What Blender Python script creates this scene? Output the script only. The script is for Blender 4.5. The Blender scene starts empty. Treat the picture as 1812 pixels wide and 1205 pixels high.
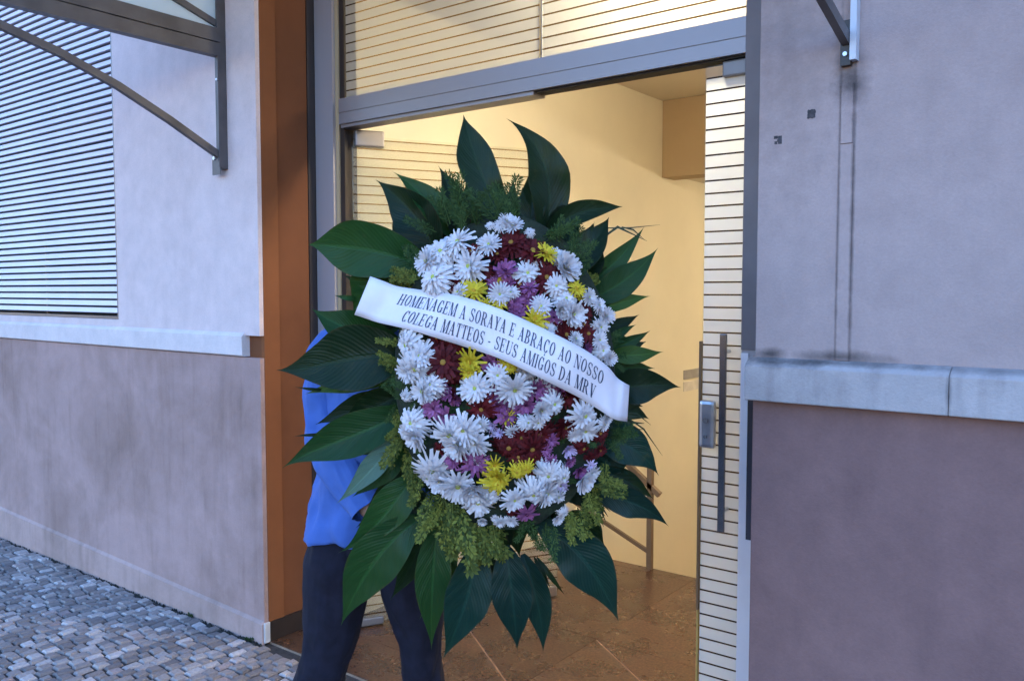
import bpy, bmesh, math, random
from mathutils import Vector, Matrix, noise
R = math.radians
rnd = random.Random(7)
scene = bpy.context.scene
COL = scene.collection

# ---------------------------------------------------------------- camera, sky, sun, exposure
cam_d = bpy.data.cameras.new('camera')
cam = bpy.data.objects.new('camera', cam_d)
COL.objects.link(cam)
EYE = Vector((0, 0, 1.6))
cam.location = EYE
cam.rotation_euler = (R(90 - 3.3), 0, R(37.5))
cam_d.sensor_width = 36
cam_d.sensor_fit = 'HORIZONTAL'
cam_d.lens = 30.0
cam_d.clip_start = 0.05
cam_d.clip_end = 500
scene.camera = cam

world = bpy.data.worlds.new('World')
scene.world = world
world.use_nodes = True
wn = world.node_tree
for n in list(wn.nodes):
    wn.nodes.remove(n)
sky = wn.nodes.new('ShaderNodeTexSky')
sky.sky_type = 'NISHITA'
sky.sun_disc = False
SUN_EL, SUN_AZ = R(2.5), R(325)          # azimuth clockwise from +Y
sky.sun_elevation = SUN_EL
sky.sun_rotation = SUN_AZ
sky.ozone_density = 3.1
sky.dust_density = .3
sky.air_density = 1.0
bg = wn.nodes.new('ShaderNodeBackground')
bg.inputs['Strength'].default_value = 0.15
wo = wn.nodes.new('ShaderNodeOutputWorld')
wb = wn.nodes.new('ShaderNodeMix'); wb.data_type = 'RGBA'; wb.blend_type = 'MULTIPLY'   # white balance of the dusk sky
wb.inputs[0].default_value = 1
wb.inputs[7].default_value = (1.12, .95, 1.08, 1)
wn.links.new(sky.outputs[0], wb.inputs[6])
wn.links.new(wb.outputs[2], bg.inputs[0])
wn.links.new(bg.outputs[0], wo.inputs[0])

sun_d = bpy.data.lights.new('sun', 'SUN')
sun_d.energy = 0.25
sun_d.angle = R(40)
sun_d.color = (1, .9, .82)
sun = bpy.data.objects.new('sun', sun_d)
COL.objects.link(sun)
sd = Vector((math.sin(SUN_AZ) * math.cos(SUN_EL), math.cos(SUN_AZ) * math.cos(SUN_EL), math.sin(SUN_EL)))
sun.rotation_euler = sd.to_track_quat('Z', 'Y').to_euler()

vs = scene.view_settings
vs.view_transform = 'Standard'
vs.look = 'None'
vs.exposure = 4.22
vs.gamma = 1
vs.use_curve_mapping = False
scene.cycles.max_bounces = 10
scene.cycles.transparent_max_bounces = 24
scene.cycles.caustics_reflective = False
scene.cycles.caustics_refractive = False

LAMP_POWER = 13.0                       # emission strength of the hall's ceiling lamp

# ---------------------------------------------------------------- helpers
def tag(o, label=None, cat=None, group=None, kind=None):
    for k, v in (('label', label), ('category', cat), ('group', group), ('kind', kind)):
        if v:
            o[k] = v
    return o

def empty(name, loc=(0, 0, 0), parent=None):
    o = bpy.data.objects.new(name, None)
    COL.objects.link(o)
    o.location = loc
    o.parent = parent
    o.empty_display_size = .1
    return o

def link(name, me, mat=None, parent=None):
    o = bpy.data.objects.new(name, me)
    COL.objects.link(o)
    if mat is not None and not me.materials:
        for m in (mat if isinstance(mat, (list, tuple)) else [mat]):
            me.materials.append(m)
    o.parent = parent
    return o

class MB:
    """collects faces into one mesh"""
    def __init__(s):
        s.v, s.f, s.m, s.uv = [], [], [], {}
    def box(s, x0, x1, y0, y1, z0, z1, mi=0):
        i = len(s.v)
        s.v += [(x0, y0, z0), (x1, y0, z0), (x1, y1, z0), (x0, y1, z0), (x0, y0, z1), (x1, y0, z1), (x1, y1, z1), (x0, y1, z1)]
        for f in ((0, 3, 2, 1), (4, 5, 6, 7), (0, 1, 5, 4), (1, 2, 6, 5), (2, 3, 7, 6), (3, 0, 4, 7)):
            s.f.append(tuple(i + k for k in f)); s.m.append(mi)
        return s
    def poly(s, pts, mi=0):
        i = len(s.v); s.v += [tuple(p) for p in pts]
        s.f.append(tuple(range(i, i + len(pts)))); s.m.append(mi)
        return s
    def prism(s, pts, axis, a, b):
        """closed prism: pts is a 2-d outline, extruded along axis 0 (x) from a to b; pts are (y,z)"""
        i = len(s.v); n = len(pts)
        for t in (a, b):
            for p in pts:
                q = list(p); q.insert(axis, t); s.v.append(tuple(q))
        s.f.append(tuple(range(i, i + n))); s.f.append(tuple(range(i + 2 * n - 1, i + n - 1, -1)))
        for k in range(n):
            s.f.append((i + k, i + n + k, i + n + (k + 1) % n, i + (k + 1) % n))
        s.m += [0] * (n + 2)
        return s
    def tube(s, pts, r, n=8, cap=True, mi=0):
        pts = [Vector(p) for p in pts]
        rr = r if isinstance(r, (list, tuple)) else [r] * len(pts)
        i0 = len(s.v)
        up = Vector((0, 0, 1))
        for k, p in enumerate(pts):
            d = (pts[min(k + 1, len(pts) - 1)] - pts[max(k - 1, 0)]).normalized()
            a = d.cross(up)
            if a.length < 1e-3:
                a = d.cross(Vector((1, 0, 0)))
            a.normalize(); b = d.cross(a)
            for j in range(n):
                t = 2 * math.pi * j / n
                s.v.append(tuple(p + (a * math.cos(t) + b * math.sin(t)) * rr[k]))
        for k in range(len(pts) - 1):
            for j in range(n):
                a0 = i0 + k * n + j; a1 = i0 + k * n + (j + 1) % n
                s.f.append((a0, a1, a1 + n, a0 + n)); s.m.append(mi)
        if cap:
            s.f.append(tuple(i0 + j for j in range(n))[::-1]); s.m.append(mi)
            e = i0 + (len(pts) - 1) * n
            s.f.append(tuple(e + j for j in range(n))); s.m.append(mi)
        return s
    def bar(s, p, q, w, h, side=Vector((1, 0, 0))):
        p, q = Vector(p), Vector(q); d = (q - p).normalized()
        b = d.cross(side).normalized(); a = b.cross(d).normalized()
        i = len(s.v)
        for c in (p, q):
            for (sa, sb) in ((-1, -1), (1, -1), (1, 1), (-1, 1)):
                s.v.append(tuple(c + a * sa * w / 2 + b * sb * h / 2))
        for f in ((0, 3, 2, 1), (4, 5, 6, 7), (0, 1, 5, 4), (1, 2, 6, 5), (2, 3, 7, 6), (3, 0, 4, 7)):
            s.f.append(tuple(i + k for k in f)); s.m.append(0)
        return s
    def loft(s, rings, cap=True, mi=0):
        i0 = len(s.v); n = len(rings[0])
        for r in rings:
            s.v += [tuple(p) for p in r]
        for k in range(len(rings) - 1):
            for j in range(n):
                a0 = i0 + k * n + j; a1 = i0 + k * n + (j + 1) % n
                s.f.append((a0, a1, a1 + n, a0 + n)); s.m.append(mi)
        if cap:
            s.f.append(tuple(i0 + j for j in range(n))[::-1]); s.m.append(mi)
            e = i0 + (len(rings) - 1) * n
            s.f.append(tuple(e + j for j in range(n))); s.m.append(mi)
        return s
    def mesh(s, name, smooth=False, bevel=0, fix=True):
        me = bpy.data.meshes.new(name)
        me.from_pydata(s.v, [], s.f)
        me.polygons.foreach_set('material_index', s.m)
        if fix or bevel:
            bm = bmesh.new(); bm.from_mesh(me)
            if bevel:
                bmesh.ops.bevel(bm, geom=list(bm.edges), offset=bevel, segments=2, affect='EDGES', profile=.6)
            bmesh.ops.recalc_face_normals(bm, faces=bm.faces)
            bm.to_mesh(me); bm.free()
        if smooth:
            me.polygons.foreach_set('use_smooth', [True] * len(me.polygons))
        me.update()
        return me
    def build(s, name, mat, parent=None, smooth=False, bevel=0):
        return link(name, s.mesh(name, smooth, bevel), mat, parent)

def nt_new(name):
    m = bpy.data.materials.new(name); m.use_nodes = True
    nt = m.node_tree
    return m, nt, nt.nodes['Principled BSDF']

def N(nt, t, **kw):
    n = nt.nodes.new(t)
    for k, v in kw.items():
        if k in n.inputs.keys():
            n.inputs[k].default_value = v
        else:
            setattr(n, k, v)
    return n

def ramp(nt, fac, stops):
    r = nt.nodes.new('ShaderNodeValToRGB')
    nt.links.new(fac, r.inputs[0])
    cr = r.color_ramp
    cr.elements[0].position, cr.elements[0].color = stops[0][0], (*stops[0][1], 1)
    cr.elements[1].position, cr.elements[1].color = stops[-1][0], (*stops[-1][1], 1)
    for p, c in stops[1:-1]:
        e = cr.elements.new(p); e.color = (*c, 1)
    return r.outputs[0]

def mixc(nt, fac, a, b, mode='MIX'):
    m = nt.nodes.new('ShaderNodeMix'); m.data_type = 'RGBA'; m.blend_type = mode
    for sock, v in ((m.inputs[0], fac), (m.inputs[6], a), (m.inputs[7], b)):
        if hasattr(v, 'is_output') or isinstance(v, bpy.types.NodeSocket):
            nt.links.new(v, sock)
        else:
            sock.default_value = v if isinstance(v, (int, float)) else (*v[:3], 1)
    return m.outputs[2]

def math_n(nt, op, a, b=None, c=None):
    m = nt.nodes.new('ShaderNodeMath'); m.operation = op
    for i, v in enumerate((a, b, c)):
        if v is None:
            continue
        if isinstance(v, bpy.types.NodeSocket):
            nt.links.new(v, m.inputs[i])
        else:
            m.inputs[i].default_value = v
    return m.outputs[0]

def tex(nt, scale, detail=4, rough=.55, vec=None, stretch=None, dist=0):
    n = N(nt, 'ShaderNodeTexNoise', Scale=scale, Detail=detail, Roughness=rough, Distortion=dist)
    co = nt.nodes.new('ShaderNodeTexCoord').outputs['Object'] if vec is None else vec
    if stretch:
        mp = nt.nodes.new('ShaderNodeMapping'); mp.inputs['Scale'].default_value = stretch
        nt.links.new(co, mp.inputs[0]); co = mp.outputs[0]
    nt.links.new(co, n.inputs['Vector'])
    return n.outputs[0]

def bump(nt, bsdf, h, strength=.3, dist=.01):
    b = N(nt, 'ShaderNodeBump', Strength=strength, Distance=dist)
    nt.links.new(h, b.inputs['Height']); nt.links.new(b.outputs[0], bsdf.inputs['Normal'])

def simple(name, col, rough=.6, metal=0, var=.15, scale=8, bscale=60, bstr=.1, spec=.5, stretch=None):
    m, nt, b = nt_new(name)
    f = tex(nt, scale, stretch=stretch)
    lo = [c * (1 - var) for c in col]; hi = [min(1, c * (1 + var)) for c in col]
    nt.links.new(ramp(nt, f, [(.3, lo), (.7, hi)]), b.inputs['Base Color'])
    b.inputs['Roughness'].default_value = rough; b.inputs['Metallic'].default_value = metal
    b.inputs['Specular IOR Level'].default_value = spec
    if bstr:
        bump(nt, b, tex(nt, bscale, stretch=stretch), bstr, .004)
    return m

def stucco(name, col, stain, amount, spots=(), streak=.35, fine=150, bs=.25):
    """painted render: broad blotches of wear, vertical run-off streaks, fine grain; spots = smudges of dirt and painted shade at (x, z, rx, rz)"""
    m, nt, b = nt_new(name)
    co = nt.nodes.new('ShaderNodeTexCoord').outputs['Object']
    big = ramp(nt, tex(nt, 1.7, 6, .62, co, dist=.4), [(.42, (0, 0, 0)), (.72, (1, 1, 1))])
    st = ramp(nt, tex(nt, 3.2, 5, .6, co, (5, 5, .55)), [(.5, (0, 0, 0)), (.75, (1, 1, 1))])
    sp = ramp(nt, tex(nt, 55, 3, .7, co), [(.66, (0, 0, 0)), (.74, (1, 1, 1))])
    f = math_n(nt, 'ADD', math_n(nt, 'MULTIPLY', big, amount), math_n(nt, 'MULTIPLY', st, streak * amount))
    c = mixc(nt, f, col, stain)
    c = mixc(nt, math_n(nt, 'MULTIPLY', sp, .12), c, [k * .45 for k in stain])
    gr = tex(nt, 120, 3, .7, co)
    c = mixc(nt, 1.0, c, ramp(nt, gr, [(.32, (.95, .95, .95)), (.68, (1.035, 1.035, 1.035))]), 'MULTIPLY')
    g = tex(nt, 9, 5, .65, co)
    c = mixc(nt, 1.0, c, ramp(nt, g, [(.3, (.9, .9, .9)), (.7, (1.06, 1.06, 1.06))]), 'MULTIPLY')
    sx = nt.nodes.new('ShaderNodeSeparateXYZ'); nt.links.new(co, sx.inputs[0])
    for (x, z, rx, rz, k) in spots:
        dx = math_n(nt, 'DIVIDE', math_n(nt, 'SUBTRACT', sx.outputs[0], x), rx)
        dz = math_n(nt, 'DIVIDE', math_n(nt, 'SUBTRACT', sx.outputs[2], z), rz)
        d = math_n(nt, 'SQRT', math_n(nt, 'ADD', math_n(nt, 'MULTIPLY', dx, dx), math_n(nt, 'MULTIPLY', dz, dz)))
        d = math_n(nt, 'ADD', d, math_n(nt, 'MULTIPLY', math_n(nt, 'SUBTRACT', tex(nt, 18, 4, .6, co), .5), 1.1))
        w = ramp(nt, d, [(.0, (1, 1, 1)), (1.0, (0, 0, 0))])
        c = mixc(nt, math_n(nt, 'MULTIPLY', w, k), c, (.035, .03, .03))
    nt.links.new(c, b.inputs['Base Color'])
    b.inputs['Roughness'].default_value = .88
    b.inputs['Specular IOR Level'].default_value = .25
    h = math_n(nt, 'ADD', tex(nt, fine, 3, .6, co), math_n(nt, 'MULTIPLY', tex(nt, 14, 3, .5, co), .8))
    bump(nt, b, h, bs, .004)
    return m

M = {}
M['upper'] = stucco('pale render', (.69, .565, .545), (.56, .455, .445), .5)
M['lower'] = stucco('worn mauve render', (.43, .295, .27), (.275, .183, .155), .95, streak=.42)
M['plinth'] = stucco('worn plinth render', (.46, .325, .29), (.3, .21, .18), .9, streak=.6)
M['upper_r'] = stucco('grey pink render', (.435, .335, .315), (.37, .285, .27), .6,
                      spots=[(-.672, 2.15, .06, .10, .75), (-.69, 1.425, .16, .022, .75), (-.88, 1.425, .07, .02, .8), (-.70, 1.8, .006, .8, .55), (-.664, 1.8, .007, .8, .65), (-.86, 2.55, .24, .75, .3)])  # last, large spot is the canopy's shade painted into the wall colour
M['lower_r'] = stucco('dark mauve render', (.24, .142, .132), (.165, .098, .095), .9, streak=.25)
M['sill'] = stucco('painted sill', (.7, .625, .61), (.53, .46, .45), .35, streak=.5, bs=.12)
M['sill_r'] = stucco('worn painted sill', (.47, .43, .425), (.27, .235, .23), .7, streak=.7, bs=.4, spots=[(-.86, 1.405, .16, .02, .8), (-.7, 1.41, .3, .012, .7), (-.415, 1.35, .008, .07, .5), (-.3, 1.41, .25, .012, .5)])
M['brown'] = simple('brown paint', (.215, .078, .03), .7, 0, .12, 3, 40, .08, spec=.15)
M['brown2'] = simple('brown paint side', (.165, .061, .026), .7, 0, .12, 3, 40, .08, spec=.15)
M['dark'] = simple('black gap', (.012, .01, .01), .7)
M['skirt'] = simple('dark skirting', (.03, .021, .018), .4)
M['alu'] = simple('aluminium', (.36, .33, .345), .45, .3, .1, 3, 90, .03, stretch=(1, 1, .08))
M['alu_h'] = simple('aluminium header', (.27, .25, .265), .45, .7, .1, 3, 90, .03, stretch=(.08, 1, 1))
M['alu_d'] = simple('dark aluminium', (.2, .185, .185), .45, .6, .12, 4)
M['steel'] = simple('brushed steel', (.5, .5, .53), .3, .95, .15, 20, 120, .03)
M['galv'] = simple('grey painted metal', (.115, .104, .104), .5, .35, .25, 7, 60, .12)
M['galv_l'] = simple('pale painted metal', (.55, .57, .62), .5, .2, .15, 7)
M['slat'] = simple('pale blue grey slat', (.74, .665, .715), .45, .1, .08, 3)
M['void'] = simple('dark shaft', (.03, .035, .05), .8)
M['cream'] = simple('cream wall paint', (.74, .675, .52), .75, 0, .04, 2, 90, .06)
M['ceil'] = simple('white ceiling paint', (.7, .64, .52), .8, 0, .04, 2, 90, .05)
M['tan'] = simple('tan beam paint', (.42, .3, .17), .75, 0, .05, 2)
M['asphalt'] = simple('asphalt', (.05, .05, .052), .9, 0, .3, 30, 200, .4)
M['kerb'] = simple('kerb stone', (.27, .26, .25), .85, 0, .25, 12, 80, .4)
M['joint'] = simple('sandy mortar', (.04, .035, .033), .95, 0, .4, 40, 160, .5)
M['grout'] = simple('tan grout', (.36, .22, .14), .8, 0, .25, 20)
M['rail'] = simple('brown painted rail', (.16, .1, .055), .45)
M['plate'] = simple('grey card', (.33, .31, .3), .6)
M['plate_l'] = simple('pale card', (.62, .58, .52), .6)
M['stain_mark'] = simple('old dark adhesive', (.05, .045, .05), .8, 0, .6, 60, 90, .3)
M['white_chip'] = simple('bare plaster', (.6, .58, .58), .9)

def granite():
    m, nt, b = nt_new('polished brown granite')
    co = nt.nodes.new('ShaderNodeTexCoord').outputs['Object']
    sp = tex(nt, 75, 5, .8, co); bl = tex(nt, 5, 5, .6, co)
    c = ramp(nt, sp, [(.34, (.022, .011, .007)), (.5, (.095, .046, .026)), (.6, (.14, .071, .042)), (.72, (.25, .14, .088))])
    c = mixc(nt, 1, c, ramp(nt, bl, [(.3, (.78, .76, .74)), (.7, (1.18, 1.12, 1.08))]), 'MULTIPLY')
    oi = nt.nodes.new('ShaderNodeObjectInfo').outputs['Random']
    c = mixc(nt, 1, c, ramp(nt, oi, [(0, (.88, .88, .88)), (1, (1.1, 1.1, 1.1))]), 'MULTIPLY')
    nt.links.new(c, b.inputs['Base Color'])
    nt.links.new(ramp(nt, bl, [(.3, (.2,) * 3), (.7, (.36,) * 3)]), b.inputs['Roughness'])
    return m
M['granite'] = granite()

def sett_mat():
    m, nt, b = nt_new('grey sett stone')
    oi = nt.nodes.new('ShaderNodeObjectInfo').outputs['Random']
    gi = nt.nodes.new('ShaderNodeNewGeometry').outputs['Random Per Island']
    f = math_n(nt, 'FRACT', math_n(nt, 'ADD', oi, gi))
    c = ramp(nt, f, [(0, (.17, .142, .134)), (.35, (.25, .208, .19)), (.62, (.32, .265, .242)), (.8, (.41, .35, .32)), (.92, (.54, .47, .44)), (1, (.29, .2, .178))])
    co = nt.nodes.new('ShaderNodeTexCoord').outputs['Object']
    c = mixc(nt, 1, c, ramp(nt, tex(nt, 70, 5, .7, co), [(.3, (.7, .7, .7)), (.7, (1.2, 1.2, 1.2))]), 'MULTIPLY')
    nt.links.new(c, b.inputs['Base Color'])
    b.inputs['Roughness'].default_value = .62
    bump(nt, b, tex(nt, 90, 4, .6, co), .35, .006)
    return m
M['sett'] = sett_mat()

def film_mat(name, thin, trans, wh=.62):
    m, nt, b = nt_new(name)
    out = nt.nodes['Material Output']
    nt.nodes.remove(b)
    d = N(nt, 'ShaderNodeBsdfDiffuse', Color=(wh, wh * .985, wh * .95, 1))
    t = N(nt, 'ShaderNodeBsdfTranslucent', Color=(1, 1, .98, 1))
    tr = N(nt, 'ShaderNodeBsdfTransparent', Color=(.985, .985, .97, 1))
    m1 = N(nt, 'ShaderNodeMixShader'); m1.inputs[0].default_value = trans
    nt.links.new(d.outputs[0], m1.inputs[1]); nt.links.new(t.outputs[0], m1.inputs[2])
    m2 = N(nt, 'ShaderNodeMixShader'); m2.inputs[0].default_value = thin
    nt.links.new(m1.outputs[0], m2.inputs[1]); nt.links.new(tr.outputs[0], m2.inputs[2])
    nt.links.new(m2.outputs[0], out.inputs[0])
    return m
M['film'] = film_mat('frosted film', .74, .8)
M['film_w'] = film_mat('dense white film', .4, .36, .85)
M['film_t'] = film_mat('milky film', .6, .3, .4)

def line_mat():
    m, nt, b = nt_new('brown printed line')
    b.inputs['Base Color'].default_value = (.05, .03, .018, 1); b.inputs['Roughness'].default_value = .5
    tr = N(nt, 'ShaderNodeBsdfTransparent', Color=(.8, .66, .48, 1))
    mx = N(nt, 'ShaderNodeMixShader'); mx.inputs[0].default_value = .42
    nt.links.new(b.outputs[0], mx.inputs[1]); nt.links.new(tr.outputs[0], mx.inputs[2]); nt.links.new(mx.outputs[0], nt.nodes['Material Output'].inputs[0])
    return m
M['line'] = line_mat()
M['line_soft'] = line_mat()
M['line_soft'].node_tree.nodes['Mix Shader'].inputs[0].default_value = .8

def glass_mat(name, tint=(.96, .97, .95), refl=1.0):
    m, nt, b = nt_new(name)
    out = nt.nodes['Material Output']; nt.nodes.remove(b)
    tr = N(nt, 'ShaderNodeBsdfTransparent', Color=(*tint, 1))
    gl = N(nt, 'ShaderNodeBsdfGlossy', Roughness=.02)
    fr = N(nt, 'ShaderNodeFresnel', IOR=1.45)
    mx = N(nt, 'ShaderNodeMixShader')
    bf = nt.nodes.new('ShaderNodeNewGeometry').outputs['Backfacing']
    nt.links.new(math_n(nt, 'MULTIPLY', math_n(nt, 'MULTIPLY', fr.outputs[0], refl), math_n(nt, 'SUBTRACT', 1.0, bf)), mx.inputs[0])
    nt.links.new(tr.outputs[0], mx.inputs[1]); nt.links.new(gl.outputs[0], mx.inputs[2])
    nt.links.new(mx.outputs[0], out.inputs[0])
    return m
M['glass'] = glass_mat('clear glass')
def frost():
    m, nt, b = nt_new('milky glass')
    out = nt.nodes['Material Output']
    b.inputs['Base Color'].default_value = (.74, .78, .76, 1); b.inputs['Roughness'].default_value = .35
    t = N(nt, 'ShaderNodeBsdfTranslucent', Color=(.85, .9, .88, 1))
    mx = N(nt, 'ShaderNodeMixShader'); mx.inputs[0].default_value = .5
    nt.links.new(b.outputs[0], mx.inputs[1]); nt.links.new(t.outputs[0], mx.inputs[2]); nt.links.new(mx.outputs[0], out.inputs[0])
    return m
M['milky'] = frost()

def emis(name, col, s):
    m, nt, b = nt_new(name)
    b.inputs['Base Color'].default_value = (*col, 1)
    b.inputs['Emission Color'].default_value = (*col, 1); b.inputs['Emission Strength'].default_value = s
    return m
M['lamp'] = emis('lit lamp shade', (1.0, .87, .65), LAMP_POWER)

# ---------------------------------------------------------------- ground
YF = 2.333                 # plane of the facade
XL, XR = -3.210, -.922     # entrance between these wall ends
Z_TOP = 4.6

street = MB().box(-60, 60, -60, -1.42, -.2, -.12).build('road', M['asphalt'])
tag(street, kind='structure')
kerb = empty('kerb'); tag(kerb, kind='structure')
for k in range(-8, 8):
    MB().box(k * .9 + .006, k * .9 + .894, -1.4, -1.26, -.19, .0).build('kerb_stone', M['kerb'], kerb, bevel=.012)
pave = MB().box(-40, 40, -1.25, 2.36, -.25, -.012).build('pavement', M['joint'])
tag(pave, kind='structure')

# small stone setts laid in courses that run from the street towards the wall
def sett_mesh(w, l, rng):
    m = MB(); ins = .003
    lo = [(-w / 2, -l / 2), (w / 2, -l / 2), (w / 2, l / 2), (-w / 2, l / 2)]
    lo = [(x + rng.uniform(-.004, .004), y + rng.uniform(-.005, .005)) for x, y in lo]
    tz = [rng.uniform(-.002, .0015) for _ in range(4)]
    mid = [(x * .97, y * .97) for x, y in lo]
    top = [(x - math.copysign(ins + .004, x), y - math.copysign(ins + .004, y)) for x, y in lo]
    m.loft([[(x, y, -.03) for x, y in lo], [(x, y, -.008) for x, y in mid], [(x, y, z) for (x, y), z in zip(top, tz)]])
    me = m.mesh('sett', smooth=False)
    me.materials.append(M['sett'])
    return me
srng = random.Random(3)
kinds = [sett_mesh(.049 + srng.uniform(-.005, .005), l, srng) for l in (.048, .054, .06, .066, .072, .08, .056, .068)]
lens = (.048, .054, .06, .066, .072, .08, .056, .068)
spots = []
cw = .0535
ncol = int(11.0 / cw)
for c in range(ncol):
    x = -8.2 + c * cw
    y = 2.325 - srng.uniform(0, .03)
    while y > -1.2:
        k = srng.randrange(8)
        y -= lens[k] + .0045
        yy = y + lens[k] / 2
        wob = .018 * math.sin(yy * 2.3 + x * .7) + .012 * math.sin(x * 3.1 - yy * 1.3)
        spots.append((x + wob + srng.uniform(-.004, .004), yy, srng.uniform(-.004, .003), srng.uniform(-.07, .07), k))
cf = Vector((-math.sin(R(37.5)), math.cos(R(37.5)))); cr_ = Vector((cf.y, -cf.x))
def in_view(x, y):
    d = cf.x * x + cf.y * y; s = cr_.x * x + cr_.y * y
    if d < 3.3 or x > -2.35:
        return False
    return abs(s / d) < .62
near = sorted([s for s in spots if in_view(s[0], s[1])], key=lambda s: cf.x * s[0] + cf.y * s[1])
single = set(near[:300])
for s in near[:300]:
    o = link('sett', kinds[s[4]], None, pave)
    o.location = (s[0], s[1], s[2]); o.rotation_euler = (srng.uniform(-.03, .03), srng.uniform(-.03, .03), s[3])
rest = MB()
for s in spots:
    if s in single:
        continue
    me = kinds[s[4]]; i = len(rest.v); ca, sa = math.cos(s[3]), math.sin(s[3])
    for v in me.vertices:
        rest.v.append((s[0] + v.co.x * ca - v.co.y * sa, s[1] + v.co.x * sa + v.co.y * ca, s[2] + v.co.z))
    for p in me.polygons:
        rest.f.append(tuple(i + j for j in p.vertices)); rest.m.append(0)
ro = link('paving_setts', rest.mesh('paving_setts', fix=False), M['sett'], pave); ro['kind'] = 'stuff'

# ---------------------------------------------------------------- the building
bld = empty('building', (-2, 3, 0))
tag(bld, 'pale mauve rendered building with glazed entrance and louvred window', 'building')
OFF = Matrix.Translation((2, -3, 0))
def part(mb, name, mat, parent=None, **k):
    o = mb.build(name, mat, parent or bld, **k)
    if o.parent is bld:
        o.matrix_parent_inverse = OFF
    return o
def holder(name):
    e = empty(name, (0, 0, 0), bld); e.matrix_parent_inverse = OFF
    return e

# left wall: render below, a painted sill band, paler render above round the louvred window
WX0, WX1, WZ0, WZ1 = -7.6, -4.435, 1.45, 3.6
uw = MB()
uw.box(WX1, XL, YF, 2.355, 1.400, Z_TOP)
uw.box(-16, WX0, YF, 2.9, 1.412, Z_TOP)
uw.box(WX0, WX1, YF, 2.9, WZ1, Z_TOP)
uw.box(WX0, WX1, YF, 2.9, 1.412, WZ0)
uw.box(WX1, -3.32, 2.3552, 2.9, 1.412, Z_TOP)
part(uw, 'upper_wall', M['upper'])
lw = MB().prism([(-16, 0), (XL, 0), (XL, 1.300), (-16, 1.300)], 1, YF, 2.355)
part(lw, 'lower_wall', M['lower'])
pl = MB()
i = 0
pl.v += [(-16, YF - .012, -.05), (XL - .002, YF - .012, -.05), (XL - .002, YF - .012, .086), (-16, YF - .012, .53),
         (-16, YF + .001, -.05), (XL - .002, YF + .001, -.05), (XL - .002, YF + .001, .101), (-16, YF + .001, .552)]
pl.f += [(0, 1, 2, 3), (3, 2, 6, 7), (1, 5, 6, 2)]; pl.m += [0] * 3
part(pl, 'plinth', M['plinth'])
sl = MB().prism([(YF - .018, 1.309), (YF - .02, 1.396), (YF - .004, 1.4115), (2.36, 1.4118), (2.36, 1.303), (YF - .006, 1.303)], 0, -16, -3.318)
part(sl, 'window_sill', M['sill'], bevel=.003)
# louvred window
win = holder('window')
MB().box(WX0, WX1, 2.52, 2.56, WZ0, WZ1).build('backing', M['void'], win)
fr = MB()
fr.box(WX1 - .018, WX1 - .002, YF + .004, 2.45, WZ0, WZ1).box(WX0 + .002, WX0 + .018, YF + .004, 2.45, WZ0, WZ1)
fr.box(WX0 + .02, WX1 - .02, YF + .01, 2.45, WZ0 + .002, WZ0 + .016)
fr.build('frame', M['alu_d'], win)
sm = MB()
p = .0387
ln = WX1 - WX0 - .052
sm.prism([(0, 0), (.010, .0265), (.0125, .0265), (.034, -.002), (.032, -.004), (.004, -.0015)], 0, -ln / 2, ln / 2)
sme = sm.mesh('slat'); sme.materials.append(M['slat'])
nsl = int((WZ1 - WZ0 - .05) / p)
for k in range(nsl):
    o = link('slat', sme, None, win)
    o.location = ((WX0 + WX1) / 2 - .004, YF + .012, WZ0 + .034 + k * p)
    o.rotation_euler = (rnd.uniform(-.03, .03), rnd.uniform(-.0006, .0006), 0)
for x in (-4.465, -5.37, -6.3, -7.2):
    MB().box(x - .006, x + .006, YF + .05, YF + .062, WZ0 + .018, WZ1 - .002).build('slat_holder', M['alu_d'], win)

# grit and soil gathered along the wall foot
dr = random.Random(21); dm = MB()
for k in range(420):
    x = -3.2 - 3.4 * dr.random() ** 1.3; y = YF - .013 - abs(dr.gauss(0, .012)); r_ = dr.uniform(.0025, .009)
    ps = [(x + r_ * dr.uniform(.6, 1.5) * math.cos(a), y - abs(r_ * dr.uniform(.3, .9) * math.sin(a)) if math.sin(a) < 0 else y + r_ * .4 * math.sin(a)) for a in (0, 1.2, 2.3, 3.3, 4.3, 5.3)]
    dm.loft([[(px, py, -.012) for px, py in ps], [(x + (px - x) * .5, y + (py - y) * .5, -.004 + r_ * .55) for px, py in ps]])
do = link('dirt', dm.mesh('dirt'), simple('dark soil', (.035, .03, .024), .95, 0, .5, 60)); tag(do, 'dark grit and soil gathered along the foot of the left wall', kind='stuff')

# brown side of the entrance recess
rv = MB().prism([(XL - .5, 2.357), (XL - .0005, 2.357), (XL - .0005, 2.440), (XL - .008, 2.445), (XL - .006, 2.618), (XL - .5, 2.618)], 2, -.02, Z_TOP)
def flip2(mb):
    return mb
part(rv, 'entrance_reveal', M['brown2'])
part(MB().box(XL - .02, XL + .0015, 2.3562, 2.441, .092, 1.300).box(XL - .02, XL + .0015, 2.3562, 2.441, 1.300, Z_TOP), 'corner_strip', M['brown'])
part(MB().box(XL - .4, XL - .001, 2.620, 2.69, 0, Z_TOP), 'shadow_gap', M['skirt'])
part(MB().box(XL - .03, XL + .006, 2.359, 2.619, 0, .09), 'skirting', M['skirt'])
part(MB().box(XL - .012, XL + .008, YF - .004, 2.3585, .0, .093), 'corner_guard', M['white_chip'], bevel=.003)

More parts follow.
